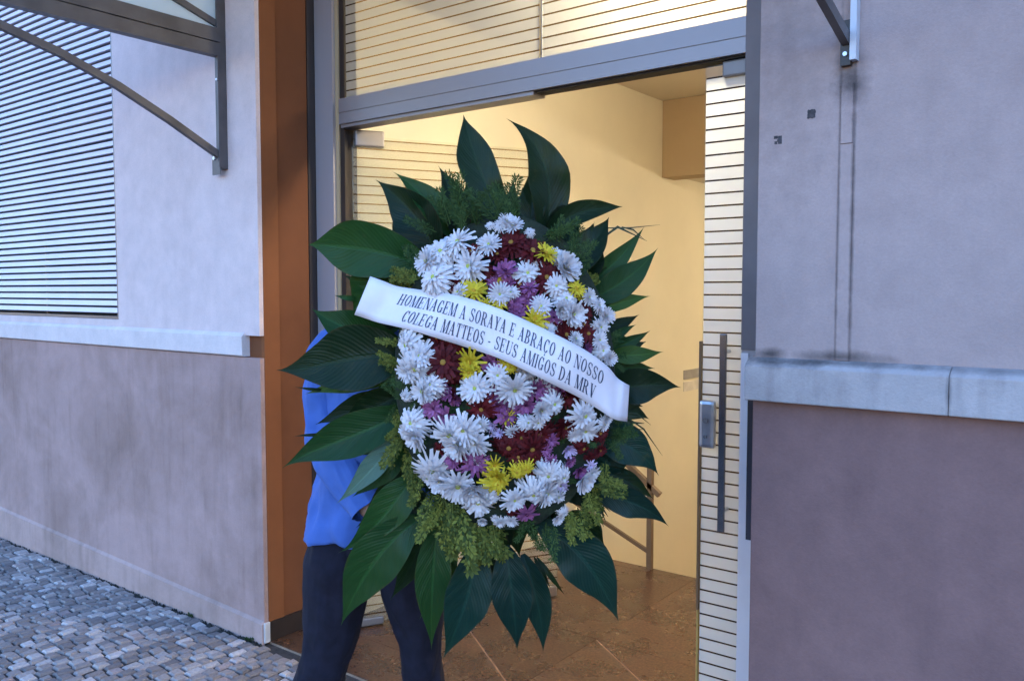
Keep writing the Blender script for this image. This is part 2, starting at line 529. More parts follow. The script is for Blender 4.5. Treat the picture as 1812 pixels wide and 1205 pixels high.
# right-hand wall
SR = .045
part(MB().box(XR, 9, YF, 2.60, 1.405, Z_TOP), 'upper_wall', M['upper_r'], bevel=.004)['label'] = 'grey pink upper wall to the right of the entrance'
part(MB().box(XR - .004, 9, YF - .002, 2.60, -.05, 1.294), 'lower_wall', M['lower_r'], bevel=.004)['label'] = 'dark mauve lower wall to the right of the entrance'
sx = -.415
for (a, b_) in ((XR - .012, sx - .0004), (sx + .0004, 9)):
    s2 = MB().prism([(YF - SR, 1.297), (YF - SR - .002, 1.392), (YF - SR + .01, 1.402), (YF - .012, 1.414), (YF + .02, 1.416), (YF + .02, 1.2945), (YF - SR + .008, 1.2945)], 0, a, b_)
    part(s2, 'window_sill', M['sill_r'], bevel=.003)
duct = MB().box(-.699, -.665, YF - .004, YF + .001, 1.417, 1.985).box(-.697, -.667, YF - .006, YF + .001, 1.987, 2.14)
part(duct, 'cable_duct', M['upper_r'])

# aluminium entrance frame
YD = 2.65
fl = MB().box(-3.2085, -3.085, YD + .012, YD + .11, -.02, 3.2).box(-3.0848, -3.062, YD + .028, YD + .11, -.02, 3.2, 2).box(-3.0618, -3.032, YD + .035, YD + .11, -.02, 3.2, 1)  # tan middle strip: hall light on the frame edge, put into its colour
part(fl, 'door_frame', [M['alu'], M['skirt'], M['tan']])
fr_ = MB().box(-1.0932, -1.035, YD, YD + .11, -.02, 3.2).box(-1.0348, -.8, YD + .012, YD + .11, -.02, 3.2)
part(fr_, 'door_frame', M['alu'], bevel=.002)
part(MB().box(-1.0935, -.9, YD - .004, YD - .0005, 1.41, 3.2), 'frame_cover', simple('dark grey painted post', (.16, .135, .14), .5, .1, .15, 5), bevel=.001)
part(MB().box(-1.0935, -.9, YD - .004, YD - .0005, -.02, .79).box(-1.0935, -1.068, YD - .004, YD - .0005, .7902, 1.40), 'frame_cover', simple('bright anodised post', (.72, .68, .71), .4, .2, .06, 5), bevel=.001)
part(MB().box(-1.0678, -.9, YD - .0042, YD - .0005, .7902, 1.29), 'strike_plate', simple('dark steel plate', (.09, .085, .1), .25, .7, .15, 5), bevel=.001)
hd = MB().box(-3.03, -1.095, YD, YD + .1, 2.412, 2.474).box(-3.03, -1.095, YD + .004, YD + .1, 2.4075, 2.4118).box(-3.03, -1.095, YD, YD + .1, 2.36, 2.4073)
hd.box(-3.03, -1.94, YD + .012, YD + .09, 2.345, 2.3597).box(-1.938, -1.095, YD + .02, YD + .08, 2.353, 2.3597, 1)
part(hd, 'door_header', [M['alu_h'], M['dark']])

PITCH = .0423
def banded(holder_, x0, x1, z0, z1, name='glass_pane', off=.0, soft=False, film='film'):
    """a sheet of clear glass with horizontal bands of frosted film stuck to it, laid out in the plane y = 0"""
    MB().box(x0, x1, -.005, .005, z0, z1).build(name, M['glass'], holder_)
    bm_ = MB().box(x0 + .004, x1 - .004, -.0062, -.0058, 0, PITCH - .0062).mesh('film_band'); bm_.materials.append(M[film])
    pr = MB(); z = z0 + .004 + off
    while z + PITCH < z1:
        pr.box(x0 + .004, x1 - .004, -.0063, -.0057, z + PITCH - .0060, z + PITCH - .0003)
        z += PITCH
    q = pr.build('printed_line', M['line_soft' if soft else 'line'], holder_); q['kind'] = 'stuff'
    z = z0 + .004 + off
    while z + PITCH < z1:
        o = link('film_band', bm_, None, holder_); o.location = (0, 0, z)
        z += PITCH

# transom above the header
tr = holder('transom_window')
tr.location = (0, YD + .05, 0)
banded(tr, -3.03, -1.931, 2.4745, 3.2, soft=True, film='film_t')
banded(tr, -1.925, -1.095, 2.4745, 3.2, soft=True, film='film_t')
MB().box(-1.9305, -1.9255, -.004, .004, 2.4745, 3.2).build('joint_seal', M['galv'], tr)
part(MB().box(XL - .2, XR + .2, YD + .001, YD + .11, 3.203, Z_TOP), 'door_lintel', M['upper_r'])

# narrow fixed pane at the right with lock and pull bar
sp = holder('door_sidelight')
sp.location = (0, YD + .05, 0)
banded(sp, -1.252, -1.096, .012, 2.352, off=.01, film='film_w')
MB().box(-1.2595, -1.2525, -.012, .012, .5, 1.43).build('edge_strip', M['rail'], sp)
MB().box(-1.2595, -1.2525, -.008, .008, .012, .498).build('edge_strip', simple('brass edge', (.5, .36, .12), .4, .5), sp)
M['steel_d'] = simple('dark polished steel', (.2, .19, .2), .22, .9, .15, 20)
lk = MB().box(-1.248, -1.192, -.034, -.008, 1.07, 1.232).build('lock', M['steel'], sp, bevel=.012)
c_ = MB(); c_.tube([(-1.222, -.036, 1.165), (-1.222, -.040, 1.165)], .009, 12); c_.tube([(-1.222, -.036, 1.11), (-1.222, -.039, 1.11)], .006, 12)
c_.build('cylinder', M['alu_d'], lk)
pb = MB().box(-1.166, -1.143, -.058, -.046, .80, 1.46).build('handle', M['steel_d'], sp, bevel=.003)
for z in (.87, 1.40):
    MB().tube([(-1.154, -.047, z), (-1.154, -.006, z)], .007, 10).build('handle_mount', M['steel'], sp)
MB().box(-1.186, -1.106, -.022, .022, 2.30, 2.352).build('patch_fitting', M['alu_d'], sp, bevel=.006)
part(MB().tube([(-1.06, YD - .001, 1.63), (-1.06, YD - .003, 1.63)], .011, 12), 'frame_hole', M['dark'])

# door leaf swung inwards at the left
leaf = holder('door')
leaf.location = (-3.012, YD + .06, 0)
leaf.rotation_euler = (0, 0, R(61.3))
banded(leaf, .0, 1.07, .012, 2.315, off=.004, soft=True)
MB().box(.012, .15, -.024, .024, 2.266, 2.342).build('patch_fitting', M['alu_d'], leaf, bevel=.008)
MB().box(.012, .13, -.02, .02, .006, .045).build('patch_fitting', M['alu_d'], leaf, bevel=.008)
MB().box(.985, 1.06, -.02, .02, .006, .06).build('floor_bolt', M['steel'], leaf, bevel=.006)
MB().box(.975, 1.0, -.055, -.045, .8, 1.46).build('handle', M['steel'], leaf, bevel=.003)

# hall behind the door
part(MB().box(-3.30, -3.115, YD + .112, 8.6, -1.3, 3.05), 'hall_wall', M['cream'])['label'] = 'cream side wall of the lit hall'
part(MB().box(.3, .4, 2.601, 8.6, -1.3, 3.05), 'hall_wall', M['cream'])
part(MB().box(-3.30, .4, 8.602, 8.7, -1.3, 3.05), 'hall_wall', M['cream'])
part(MB().box(-.8, .2995, 2.601, 2.76, -1.3, 3.05), 'hall_wall', M['cream'])
part(MB().box(-3.35, .45, YD + .112, 8.75, 3.052, 3.2), 'hall_ceiling', M['ceil'])
part(MB().box(-3.113, .298, 5.95, 6.15, 2.47, 3.050), 'ceiling_beam', M['tan'])
part(MB().box(-3.113, .298, 6.152, 8.6, 2.50, 2.55), 'lower_ceiling', M['ceil'])
part(MB().box(-3.113, .298, 4.352, 8.6, -1.2, -1.1), 'stairwell_floor', M['grout'])
part(MB().box(-3.113, .298, 4.312, 4.3495, -1.2, -.03), 'stairwell_edge', M['cream'])
part(MB().box(-17, 9, 2.905, 3.0, -.1, Z_TOP).box(-17, -3.305, 2.905, 9, Z_TOP - .1, Z_TOP), 'rear_wall', M['void']) if False else None
part(MB().box(-16, -3.302, 2.902, 3.0, -.1, Z_TOP), 'rear_wall', M['void'])
part(MB().box(-3.5, 1, 2.765, 9, 3.202, 3.3), 'roof_slab', M['void'])

# granite floor of the entrance
floor = MB().box(-3.3, .29, 2.362, 4.35, -.03, -.004).build('floor', M['grout'])
tag(floor, kind='structure')
fx = [-3.3, -2.975, -2.035, -1.095, -.155, .29]
fy = [2.362, 2.65, 3.294, 4.272, 4.35]
g = .0015
for a in range(len(fx) - 1):
    for b_ in range(len(fy) - 1):
        x0, x1, y0, y1 = fx[a] + g, fx[a + 1] - g, fy[b_] + g, fy[b_ + 1] - g
        if y0 < 2.64:
            x0, x1 = max(x0, XL + .009), min(x1, XR - .006)
        if b_ == 1 and a in (1, 2):          # cut diagonally, as in the photo
            for tri in ([(x0, y0), (x1, y0 + .0), (x0, y1 - .01)], [(x1, y0 + .01), (x1, y1), (x0 + .006, y1)]):
                mb = MB(); mb.loft([[(x, y, -.01) for x, y in tri], [(x, y, .0) for x, y in tri]]); mb.build('floor_tile', M['granite'], floor)
        else:
            MB().box(x0, x1, y0, y1, -.01, .0).build('floor_tile', M['granite'], floor)

# pendant lamps of the hall
def pendant(x, y, zc, ztop, label, k=1.0):
    la = empty('pendant_lamp', (x, y, ztop)); tag(la, label, 'lamp')
    mb = MB(); n = 20
    mb.loft([[(.13 * k * math.cos(2 * math.pi * q / n) * s_, .13 * k * math.sin(2 * math.pi * q / n) * s_, zc - ztop + z * k) for q in range(n)]
             for s_, z in ((.3, .075), (.75, .06), (1, .02), (1, -.02), (.75, -.06), (.3, -.078))])
    mb.build('lamp_shade', M['lamp'], la, smooth=True)
    MB().tube([(0, 0, zc - ztop + .074 * k), (0, 0, -.02)], .006, 8).build('stem', M['galv'], la)
    MB().tube([(0, 0, -.022), (0, 0, .001)], [.05, .055], 14).build('ceiling_rose', M['galv'], la)
pendant(-1.3, 3.1, 2.82, 3.05, 'warm lit drum lamp hanging close behind the door header')
pendant(-1.2, 7.2, 2.3, 2.499, 'small warm lit lamp hanging over the stairwell', .7)

# stair railing at the back of the hall
ra = empty('stair_railing', (-2.32, 4.33, 0))
tag(ra, 'low brown stair railing standing at the rear edge of the granite floor', 'railing')
def rl(mb, name='rail'):
    o = mb.build(name, M['rail'], ra); o.matrix_parent_inverse = Matrix.Translation((2.32, -4.33, 0)); return o
rl(MB().box(-2.335, -2.305, 4.315, 4.345, .0, .62), 'newel_post')
rl(MB().box(-2.735, -2.715, 4.32, 4.34, .0, .95), 'newel_post')
rl(MB().bar((-2.33, 4.33, .10), (-3.10, 4.33, .42), .018, .022, Vector((0, 1, 0))))
rl(MB().bar((-2.26, 4.33, .44), (-3.10, 4.33, 1.05), .03, .03, Vector((0, 1, 0))), 'handrail')
rl(MB().bar((-2.31, 4.33, .60), (-3.10, 4.33, 1.2), .022, .022, Vector((0, 1, 0))), 'handrail')

# small notice on the sidelight's left, on the far wall of the hall
nb = empty('notice', (-3.112, 6.52, .88)); tag(nb, 'small grey notice with pale slip on the cream hall wall', 'notice')
MB().box(-.004, .004, -.16, .16, -.0, .075).build('card', M['plate'], nb)
MB().box(-.004, .003, -.16, .15, -.1, -.02).build('slip', M['plate_l'], nb)

# old adhesive marks on the right wall
def mark(x, z, w, h, label, seed):
    r_ = random.Random(seed); mb = MB(); pts = []
    n = 28
    for k in range(n):
        a = 2 * math.pi * k / n; c, s = math.cos(a), math.sin(a); q = max(abs(c), abs(s))
        rr = 1 / q * (1 + r_.uniform(-.1, .06))
        pts.append((x + c * rr * w / 2, z + s * rr * h / 2))
    mb.loft([[(px, YF - .0008, pz) for px, pz in pts], [(px, YF + .0004, pz) for px, pz in pts]])
    o = mb.build('wall_mark', M['stain_mark']); tag(o, label, 'mark', 'dark squares left on the right wall')
mark(-.776, 2.075, .022, .024, 'dark square of old adhesive, the higher one, on the grey wall', 1)
def mark2():
    mb = MB(); x, z = -.868, 2.016
    for (a, b_, c, d) in ((.002, .012, -.012, .010), (-.010, .001, .003, .011), (-.008, -.001, -.012, -.004), (-.0005, .0015, -.006, .001)):
        mb.box(x + a, x + b_, YF - .0009, YF + .0004, z + c, z + d)
    o = mb.build('wall_mark', M['stain_mark']); tag(o, 'broken dark square of old adhesive, the lower one, near the door frame', 'mark', 'dark squares left on the right wall')
mark2()

# canopy brackets
cb = empty('canopy_bracket', (-3.44, YF, 2.18))
tag(cb, 'large grey metal canopy bracket with milky glass above the left wall', 'bracket')
IV = Matrix.Translation((3.44, -YF, -2.18))
def cp(mb, name, mat):
    o = mb.build(name, mat, cb); o.matrix_parent_inverse = IV; return o
cx = -3.445
cp(MB().box(cx - .022, cx + .022, YF - .03, YF - .001, 2.155, 3.5).box(cx + .012, cx + .022, YF - .045, YF - .0302, 2.16, 3.5), 'upright', M['galv'])
cp(MB().box(cx - .05, cx + .012, YF - .035, YF - .031, 2.13, 2.24), 'foot_plate', M['galv'])
cp(MB().box(cx - .03, cx + .03, YF - 1.9, YF - .032, 2.715, 2.775), 'beam', M['galv'])
cp(MB().box(cx - .02, cx + .025, YF - 1.9, YF - .032, 2.655, 2.712), 'beam', M['galv'])
br = MB()
arcp = [(2.30, 2.215), (2.06, 2.337), (1.836, 2.439), (1.604, 2.523), (1.394, 2.577), (1.1, 2.63), (.75, 2.655), (.45, 2.66)]
def prism_path(pts, x0, x1, w):
    rs = []
    for k, (y, z) in enumerate(pts):
        a, b_ = Vector(pts[max(0, k - 1)]), Vector(pts[min(len(pts) - 1, k + 1)]); n_ = (b_ - a).normalized(); n_ = Vector((-n_.y, n_.x)) * w / 2
        rs.append([(x0, y + n_.x, z + n_.y), (x1, y + n_.x, z + n_.y), (x1, y - n_.x, z - n_.y), (x0, y - n_.x, z - n_.y)])
    return rs
br.loft(prism_path(arcp, cx - .012, cx + .014, .03))
cp(br, 'brace', M['galv'])
cp(MB().bar((cx + .005, YF - .04, 2.80), (cx + .005, YF - 1.1, 3.12), .02, .028, Vector((1, 0, 0))), 'brace', M['galv'])
cp(MB().box(cx - .006, cx, YF - 1.88, YF - .032, 2.777, 3.45), 'glass_panel', M['milky'])
cp(MB().tube([(cx + .0, YF - .05, 2.2), (cx + .0, YF - .062, 2.2)], .009, 10), 'bolt', M['steel'])
cp(MB().tube([(cx + .018, YF - .046, 2.55), (cx + .018, YF - .052, 2.55)], .006, 8), 'bolt', M['steel'])
cb2 = empty('canopy_bracket', (-.672, YF, 2.2))
tag(cb2, 'slim canopy bracket with dark brace on the grey wall right of the door', 'bracket')
IV2 = Matrix.Translation((.672, -YF, -2.2))
def cp2(mb, name, mat):
    o = mb.build(name, mat, cb2); o.matrix_parent_inverse = IV2; return o
cx2 = -.672
cp2(MB().box(cx2, cx2 + .016, YF - .03, YF - .001, 2.195, 3.5), 'upright', M['galv_l'])
cp2(MB().box(cx2 - .026, cx2 - .0005, YF - .02, YF - .001, 2.185, 2.30), 'foot_plate', M['skirt'])
cp2(MB().bar((cx2 - .012, YF - .02, 2.25), (cx2 - .012, YF - 1.3, 2.62), .02, .03, Vector((1, 0, 0))), 'brace', M['galv'])
cp2(MB().box(cx2 - .028, cx2 + .02, YF - 1.9, YF - .032, 2.66, 2.775), 'beam', M['galv'])
cp2(MB().tube([(cx2 - .013, YF - .0205, 2.213), (cx2 - .013, YF - .026, 2.213)], .006, 8), 'bolt', M['steel'])

roof = MB().prism([(YF - .002, 3.46), (YF - 1.05, 3.40), (YF - 1.05, 3.41), (YF - .002, 3.47)], 0, -3.42, -.69)
ro_ = roof.build('canopy_roof', M['galv']); tag(ro_, 'sheet metal canopy roof spanning the entrance between the two brackets', 'canopy')

# weeds at the foot of the left wall
def weed(x, y, s, label, seed):
    r_ = random.Random(seed); mb = MB()
    for k in range(46):
        a = r_.uniform(0, 6.28); L = s * r_.uniform(.4, 1.1); t = r_.uniform(.2, 1.2)
        d = Vector((math.cos(a) * math.sin(t), -abs(math.sin(a)) * math.sin(t), math.cos(t)))
        sd_ = d.cross(Vector((0, 0, 1))).normalized() * s * .12
        b0 = Vector((x + r_.uniform(-1, 1) * s, y - r_.uniform(0, .3) * s, -.005))
        mb.poly([b0, b0 + d * L * .6 + sd_, b0 + d * L, b0 + d * L * .6 - sd_])
    o = link('weed', mb.mesh('weed', fix=False), simple('weed green', (.04, .075, .02), .6)); tag(o, label, 'weed', 'weeds along the wall foot')
weed(-3.78, 2.318, .022, 'tiny green weed at the wall foot amid the setts', 2)
weed(-3.30, 2.318, .026, 'low mossy weed at the wall foot beside the entrance corner', 5)

# ---------------------------------------------------------------- person carrying the wreath
def flat(name, col, rough, sheen=0, weave=0, var=.1, vs_=14):
    m, nt, b = nt_new(name)
    co = nt.nodes.new('ShaderNodeTexCoord').outputs['Object']
    lo = [c * (1 - var) for c in col]; hi = [c * (1 + var) for c in col]
    nt.links.new(ramp(nt, tex(nt, vs_, 4, .6, co), [(.3, lo), (.7, hi)]), b.inputs['Base Color'])
    b.inputs['Roughness'].default_value = rough
    b.inputs['Sheen Weight'].default_value = sheen
    b.inputs['Specular IOR Level'].default_value = .3
    if weave:
        bump(nt, b, tex(nt, weave, 2, .6, co), .25, .002)
    return m
M['skin'] = flat('brown skin', (.30, .165, .105), .5)
M['hair'] = flat('dark brown hair', (.035, .018, .012), .5, 0, 300)
M['shirt'] = flat('blue cotton', (.06, .13, .395), .85, .05, 420)
M['denim'] = flat('dark navy cloth', (.009, .0085, .018), .9, .0, 420, .3, 30)
M['eye'] = flat('eye white', (.6, .58, .55), .2)
M['shoe'] = flat('black leather', (.02, .02, .02), .4)

PS = .00162
fh = Vector((-math.sin(R(37.5)), math.cos(R(37.5)), 0)); rh = Vector((math.cos(R(37.5)), math.sin(R(37.5)), 0))
per = empty('person', fh * 2.45 + rh * (-251 / 1510 * 2.45))
per.rotation_euler = (0, 0, R(37.5))
tag(per, 'person in blue shirt and dark trousers carrying the funeral wreath', 'person')

def skin_mesh(name, nodes, root, levels=2):
    """nodes: {key: (parent, (x, y, z), radius)} grown into one continuous surface"""
    keys = list(nodes); idx = {k: i for i, k in enumerate(keys)}
    me = bpy.data.meshes.new(name + '_bones')
    me.from_pydata([nodes[k][1] for k in keys], [(idx[nodes[k][0]], idx[k]) for k in keys if nodes[k][0]], [])
    o = bpy.data.objects.new(name + '_bones', me); COL.objects.link(o)
    o.modifiers.new('skin', 'SKIN').use_smooth_shade = True
    for k in keys:
        sv = me.skin_vertices[0].data[idx[k]]
        r = nodes[k][2]; sv.radius = r if isinstance(r, tuple) else (r, r)
        sv.use_root = (k == root)
    ss = o.modifiers.new('sub', 'SUBSURF'); ss.levels = levels; ss.render_levels = levels
    dg = bpy.context.evaluated_depsgraph_get()
    out = bpy.data.meshes.new_from_object(o.evaluated_get(dg))
    out.name = name
    bpy.data.objects.remove(o, do_unlink=True); bpy.data.meshes.remove(me)
    return out

B = {'pelvis': (None, (-.005, .0, .92), .11), 'belly': ('pelvis', (.0, -.005, 1.06), .12), 'chest': ('belly', (.02, .0, 1.24), .128),
     'upper': ('chest', (.035, .01, 1.38), .115), 'neck0': ('upper', (.04, .01, 1.475), .062), 'neck1': ('neck0', (.042, -.005, 1.535), .056),
     'jaw': ('neck1', (.042, -.03, 1.585), .066), 'head': ('jaw', (.042, -.012, 1.655), .085), 'crown': ('head', (.042, .0, 1.715), .066)}
for sgn, tag_, hip, knee, ank, sh, el, wr, pal in (
        (-1, 'a', (-.085, 0, .86), (-.135, -.03, .50), (-.20, .05, .09), (-.11, .0, 1.43), (-.12, -.04, 1.19), (.035, -.19, 1.00), (.10, -.235, .985)),
        (1, 'b', (.085, 0, .86), (.15, .0, .49), (.155, .04, .09), (.205, .0, 1.43), (.27, -.03, 1.18), (.26, -.18, 1.06), (.245, -.25, 1.075))):
    B['hip' + tag_] = ('pelvis', hip, .088); B['mid' + tag_] = ('hip' + tag_, tuple((a + b) / 2 for a, b in zip(hip, knee)), .074)
    B['knee' + tag_] = ('mid' + tag_, knee, .056); B['calf' + tag_] = ('knee' + tag_, tuple(a * .7 + b * .3 for a, b in zip(knee, ank)), .055)
    B['ank' + tag_] = ('calf' + tag_, ank, .038); B['toe' + tag_] = ('ank' + tag_, (ank[0] + sgn * .02, ank[1] - .14, .045), .036)
    B['sh' + tag_] = ('upper', sh, .058); B['el' + tag_] = ('sh' + tag_, el, .043)
    B['wr' + tag_] = ('el' + tag_, wr, .029); B['pal' + tag_] = ('wr' + tag_, pal, (.036, .022))
    d = (Vector(pal) - Vector(wr)).normalized(); upv = Vector((0, .1, 1)); sidev = d.cross(upv).normalized(); upv = sidev.cross(d).normalized()
    for f, (off, L) in enumerate(((.03, .075), (.01, .085), (-.01, .08), (-.03, .062))):
        p0 = Vector(pal) + d * .022 + upv * off
        p1 = p0 + d * L * .45 + sidev * -.004 * sgn; p2 = p1 + d * L * .25 - sidev * .02 * sgn; p3 = p2 - sidev * .022 * sgn - d * .004
        B[f'f{f}0' + tag_] = ('pal' + tag_, tuple(p0), .0105); B[f'f{f}1' + tag_] = (f'f{f}0' + tag_, tuple(p1), .0095)
        B[f'f{f}2' + tag_] = (f'f{f}1' + tag_, tuple(p2), .0085); B[f'f{f}3' + tag_] = (f'f{f}2' + tag_, tuple(p3), .0075)
    t0 = Vector(wr) + d * .03 + upv * .028; t1 = t0 + d * .03 + upv * .028 - sidev * .01 * sgn; t2 = t1 + d * .03 + upv * .006 - sidev * .012 * sgn
    B['t0' + tag_] = ('wr' + tag_, tuple(t0), .013); B['t1' + tag_] = ('t0' + tag_, tuple(t1), .011); B['t2' + tag_] = ('t1' + tag_, tuple(t2), .009)
link('body', skin_mesh('body', B, 'pelvis'), M['skin'], per)
def blob(c, r, name, mat, seg=16, squash=(1, 1, 1), cut=None):
    bm = bmesh.new(); bmesh.ops.create_uvsphere(bm, u_segments=seg, v_segments=seg // 2 + 2, radius=r)
    for v in bm.verts:
        v.co = Vector((v.co.x * squash[0], v.co.y * squash[1], v.co.z * squash[2])) + Vector(c)
        if cut:
            v.co = cut(v.co)
    me = bpy.data.meshes.new(name); bm.to_mesh(me); bm.free()
    me.polygons.foreach_set('use_smooth', [True] * len(me.polygons))
    return link(name, me, mat, per)
def haircut(p):
    q = Vector(p)
    if q.y < -.06 and q.z < 1.70:
        q.y = -.055
    return q + noise.noise_vector(q * 60) * .004
blob((.042, .004, 1.69), .098, 'hair', M['hair'], 26, (.96, 1.02, .86), haircut)
blob((.042, -.094, 1.636), .018, 'nose', M['skin'], 12, (.75, 1.1, 1.35))
blob((.042, -.062, 1.585), .042, 'chin', M['skin'], 16, (1.05, .9, .85))
for sx_ in (-.034, .034):
    blob((.042 + sx_ * .9, -.0815, 1.662), .0115, 'eye', M['eye'], 10, (1, .8, .7))
    blob((.042 + sx_ * .9, -.0905, 1.662), .0052, 'iris', M['hair'], 8, (1, .5, 1))
    blob((.042 + sx_ * .95, -.083, 1.683), .016, 'eyebrow', M['hair'], 10, (1, .35, .2))
    blob((.042 + sx_ * 2.55, .0, 1.645), .028, 'ear', M['skin'], 10, (.35, .6, 1.1))
mb = MB(); mb.tube([(.024, -.0935, 1.598), (.042, -.0995, 1.599), (.060, -.0935, 1.598)], [.002, .004, .002], 8)
mb.build('mouth', flat('lips', (.27, .12, .09), .5), per, smooth=True)

def ellring(c, rx, ry, n=28, ax=None, fold=0, ph=0, freq=5):
    """a ring of points round c, square to axis ax, with cloth folds of depth `fold`"""
    c = Vector(c); ax = Vector(ax or (0, 0, 1)).normalized()
    u = Vector((1, 0, 0)); u = (u - ax * u.dot(ax)).normalized(); w = ax.cross(u)
    out = []
    for k in range(n):
        a = 2 * math.pi * k / n
        f = 1 + fold * (math.sin(freq * a + ph) + .6 * math.sin((freq + 3) * a - ph * 1.7))
        out.append(c + u * math.cos(a) * rx * f + w * math.sin(a) * ry * f)
    return out
def cloth(mb, name, mat, amp=.008, sc=9):
    bm = bmesh.new(); bm.from_mesh(mb.mesh(name, smooth=True))
    bmesh.ops.subdivide_edges(bm, edges=list(bm.edges), cuts=2, use_grid_fill=True)
    bm.normal_update()
    me = bpy.data.meshes.new(name)
    dis = []
    for v in bm.verts:
        p = v.co
        q = Vector((p.x * 20 + p.z * 9, p.y * 20 - p.z * 5, p.z * 6))          # creases that run down and across
        c = 1 - abs(noise.noise(q)) * 2.2
        q2 = Vector((p.x * 12 - p.z * 14, p.y * 14, p.z * 9 + p.x * 8))
        c2 = 1 - abs(noise.noise(q2)) * 2.2
        dis.append(v.normal * ((c * .8 + c2 * .7 - .6) * amp) + noise.noise_vector(p * sc) * amp * .6)
    for v, d in zip(bm.verts, dis):
        v.co += d
    for f in bm.faces:
        f.smooth = True
    bm.to_mesh(me); bm.free()
    o = link(name, me, mat, per)
    s = o.modifiers.new('smooth', 'SUBSURF'); s.levels = 1; s.render_levels = 1
    return o
sh = MB()
T = [((.004, 0, .893), .194, .142, .0), ((.004, 0, .900), .197, .145, .012), ((.006, 0, .96), .188, .142, .02), ((.012, 0, 1.04), .176, .14, .026), ((.02, 0, 1.12), .164, .136, .035),
     ((.024, 0, 1.2), .160, .136, .028), ((.028, .0, 1.28), .164, .136, .02), ((.03, .0, 1.36), .182, .13, .008), ((.036, .003, 1.42), .18, .115, .004), ((.039, .006, 1.46), .14, .092, 0),
     ((.041, .008, 1.49), .085, .075, 0), ((.042, .006, 1.508), .068, .068, 0), ((.042, .004, 1.515), .066, .066, 0)]
rs = []
for k, (c, rx, ry, f) in enumerate(T):
    rs.append(ellring(c, rx, ry, 48, None, f, k * .5, 6))
sh.loft(rs, cap=False)
for pts in ([(-.03, .005, 1.442), (-.105, .0, 1.44), (-.125, -.005, 1.40), (-.128, -.012, 1.32), (-.126, -.025, 1.25), (-.118, -.045, 1.19), (-.085, -.085, 1.13), (-.03, -.14, 1.065), (.02, -.18, 1.01)],
            [(.11, .005, 1.442), (.195, .0, 1.428), (.228, -.005, 1.37), (.246, -.012, 1.3), (.26, -.02, 1.24), (.268, -.045, 1.18), (.265, -.11, 1.12), (.26, -.16, 1.075)]):
    rr = []
    for k, p_ in enumerate(pts):
        d = Vector(pts[min(k + 1, len(pts) - 1)]) - Vector(pts[max(0, k - 1)])
        rad = (.05, .062, .066, .063, .06, .061, .056, .05, .043)[k]
        rr.append(ellring(p_, rad, rad * .95, 28, d, (.0 if k < 2 else .06), k * 1.3, 4))
    sh.loft(rr, cap=False)
so = cloth(sh, 'shirt', M['shirt'], .015, 8)
mb = MB(); rs = []
for z, rx in ((1.505, .07), (1.535, .066), (1.54, .07), (1.515, .085), (1.49, .095)):
    rs.append(ellring((.042, .002, z), rx, rx, 28))
mb.loft(rs, cap=False); link('collar', mb.mesh('collar', True), M['shirt'], so)
tr_ = MB()
def leg(path, nm):
    rr = []
    for k, (c, rx, ry, f) in enumerate(path):
        d = Vector(path[min(k + 1, len(path) - 1)][0]) - Vector(path[max(0, k - 1)][0])
        rr.append(ellring(c, rx, ry, 30, -d, f, k * .8, 4))
    tr_.loft(rr, cap=False)
leg([((-.07, 0, .935), .08, .095, .0), ((-.082, 0, .89), .093, .108, .0), ((-.10, -.004, .80), .096, .108, .02), ((-.108, -.012, .70), .088, .098, .02), ((-.122, -.02, .60), .077, .088, .02),
     ((-.138, -.028, .53), .071, .082, .02), ((-.152, -.03, .49), .073, .085, .04), ((-.163, -.02, .44), .076, .085, .05), ((-.175, .0, .36), .072, .08, .05), ((-.19, .03, .22), .072, .08, .04), ((-.2, .045, .10), .078, .088, .05)], 'a')
leg([((.07, 0, .935), .08, .095, .0), ((.086, 0, .89), .094, .108, .0), ((.108, -.004, .80), .096, .108, .02), ((.122, -.008, .70), .086, .098, .02), ((.137, -.008, .60), .064, .084, .02),
     ((.143, -.004, .52), .056, .078, .02), ((.146, .0, .48), .056, .078, .03), ((.15, .01, .4), .062, .08, .03), ((.153, .025, .28), .064, .08, .04), ((.155, .035, .10), .072, .086, .05)], 'b')
tr_.loft([ellring((0, 0, z), rx, ry, 40) for z, rx, ry in ((.935, .15, .108), (.91, .16, .112), (.86, .168, .112), (.80, .10, .075), (.775, .03, .05))], cap=False)
cloth(tr_, 'trousers', M['denim'], .008, 11)
for ax_, sgn in ((-.2, -1), (.155, 1)):
    mb = MB(); rs = []
    for y, w, h in ((.085, .02, .03), (.08, .036, .05), (.03, .042, .062), (-.05, .045, .045), (-.12, .048, .034), (-.165, .036, .026), (-.178, .015, .014)):
        rs.append([(ax_ + sgn * .008 + math.cos(t) * w, y, max(.004, .004 + h + math.sin(t) * h)) for t in [2 * math.pi * q / 16 for q in range(16)]])
    mb.loft(rs); mb.build('shoe', M['shoe'], per, smooth=True)

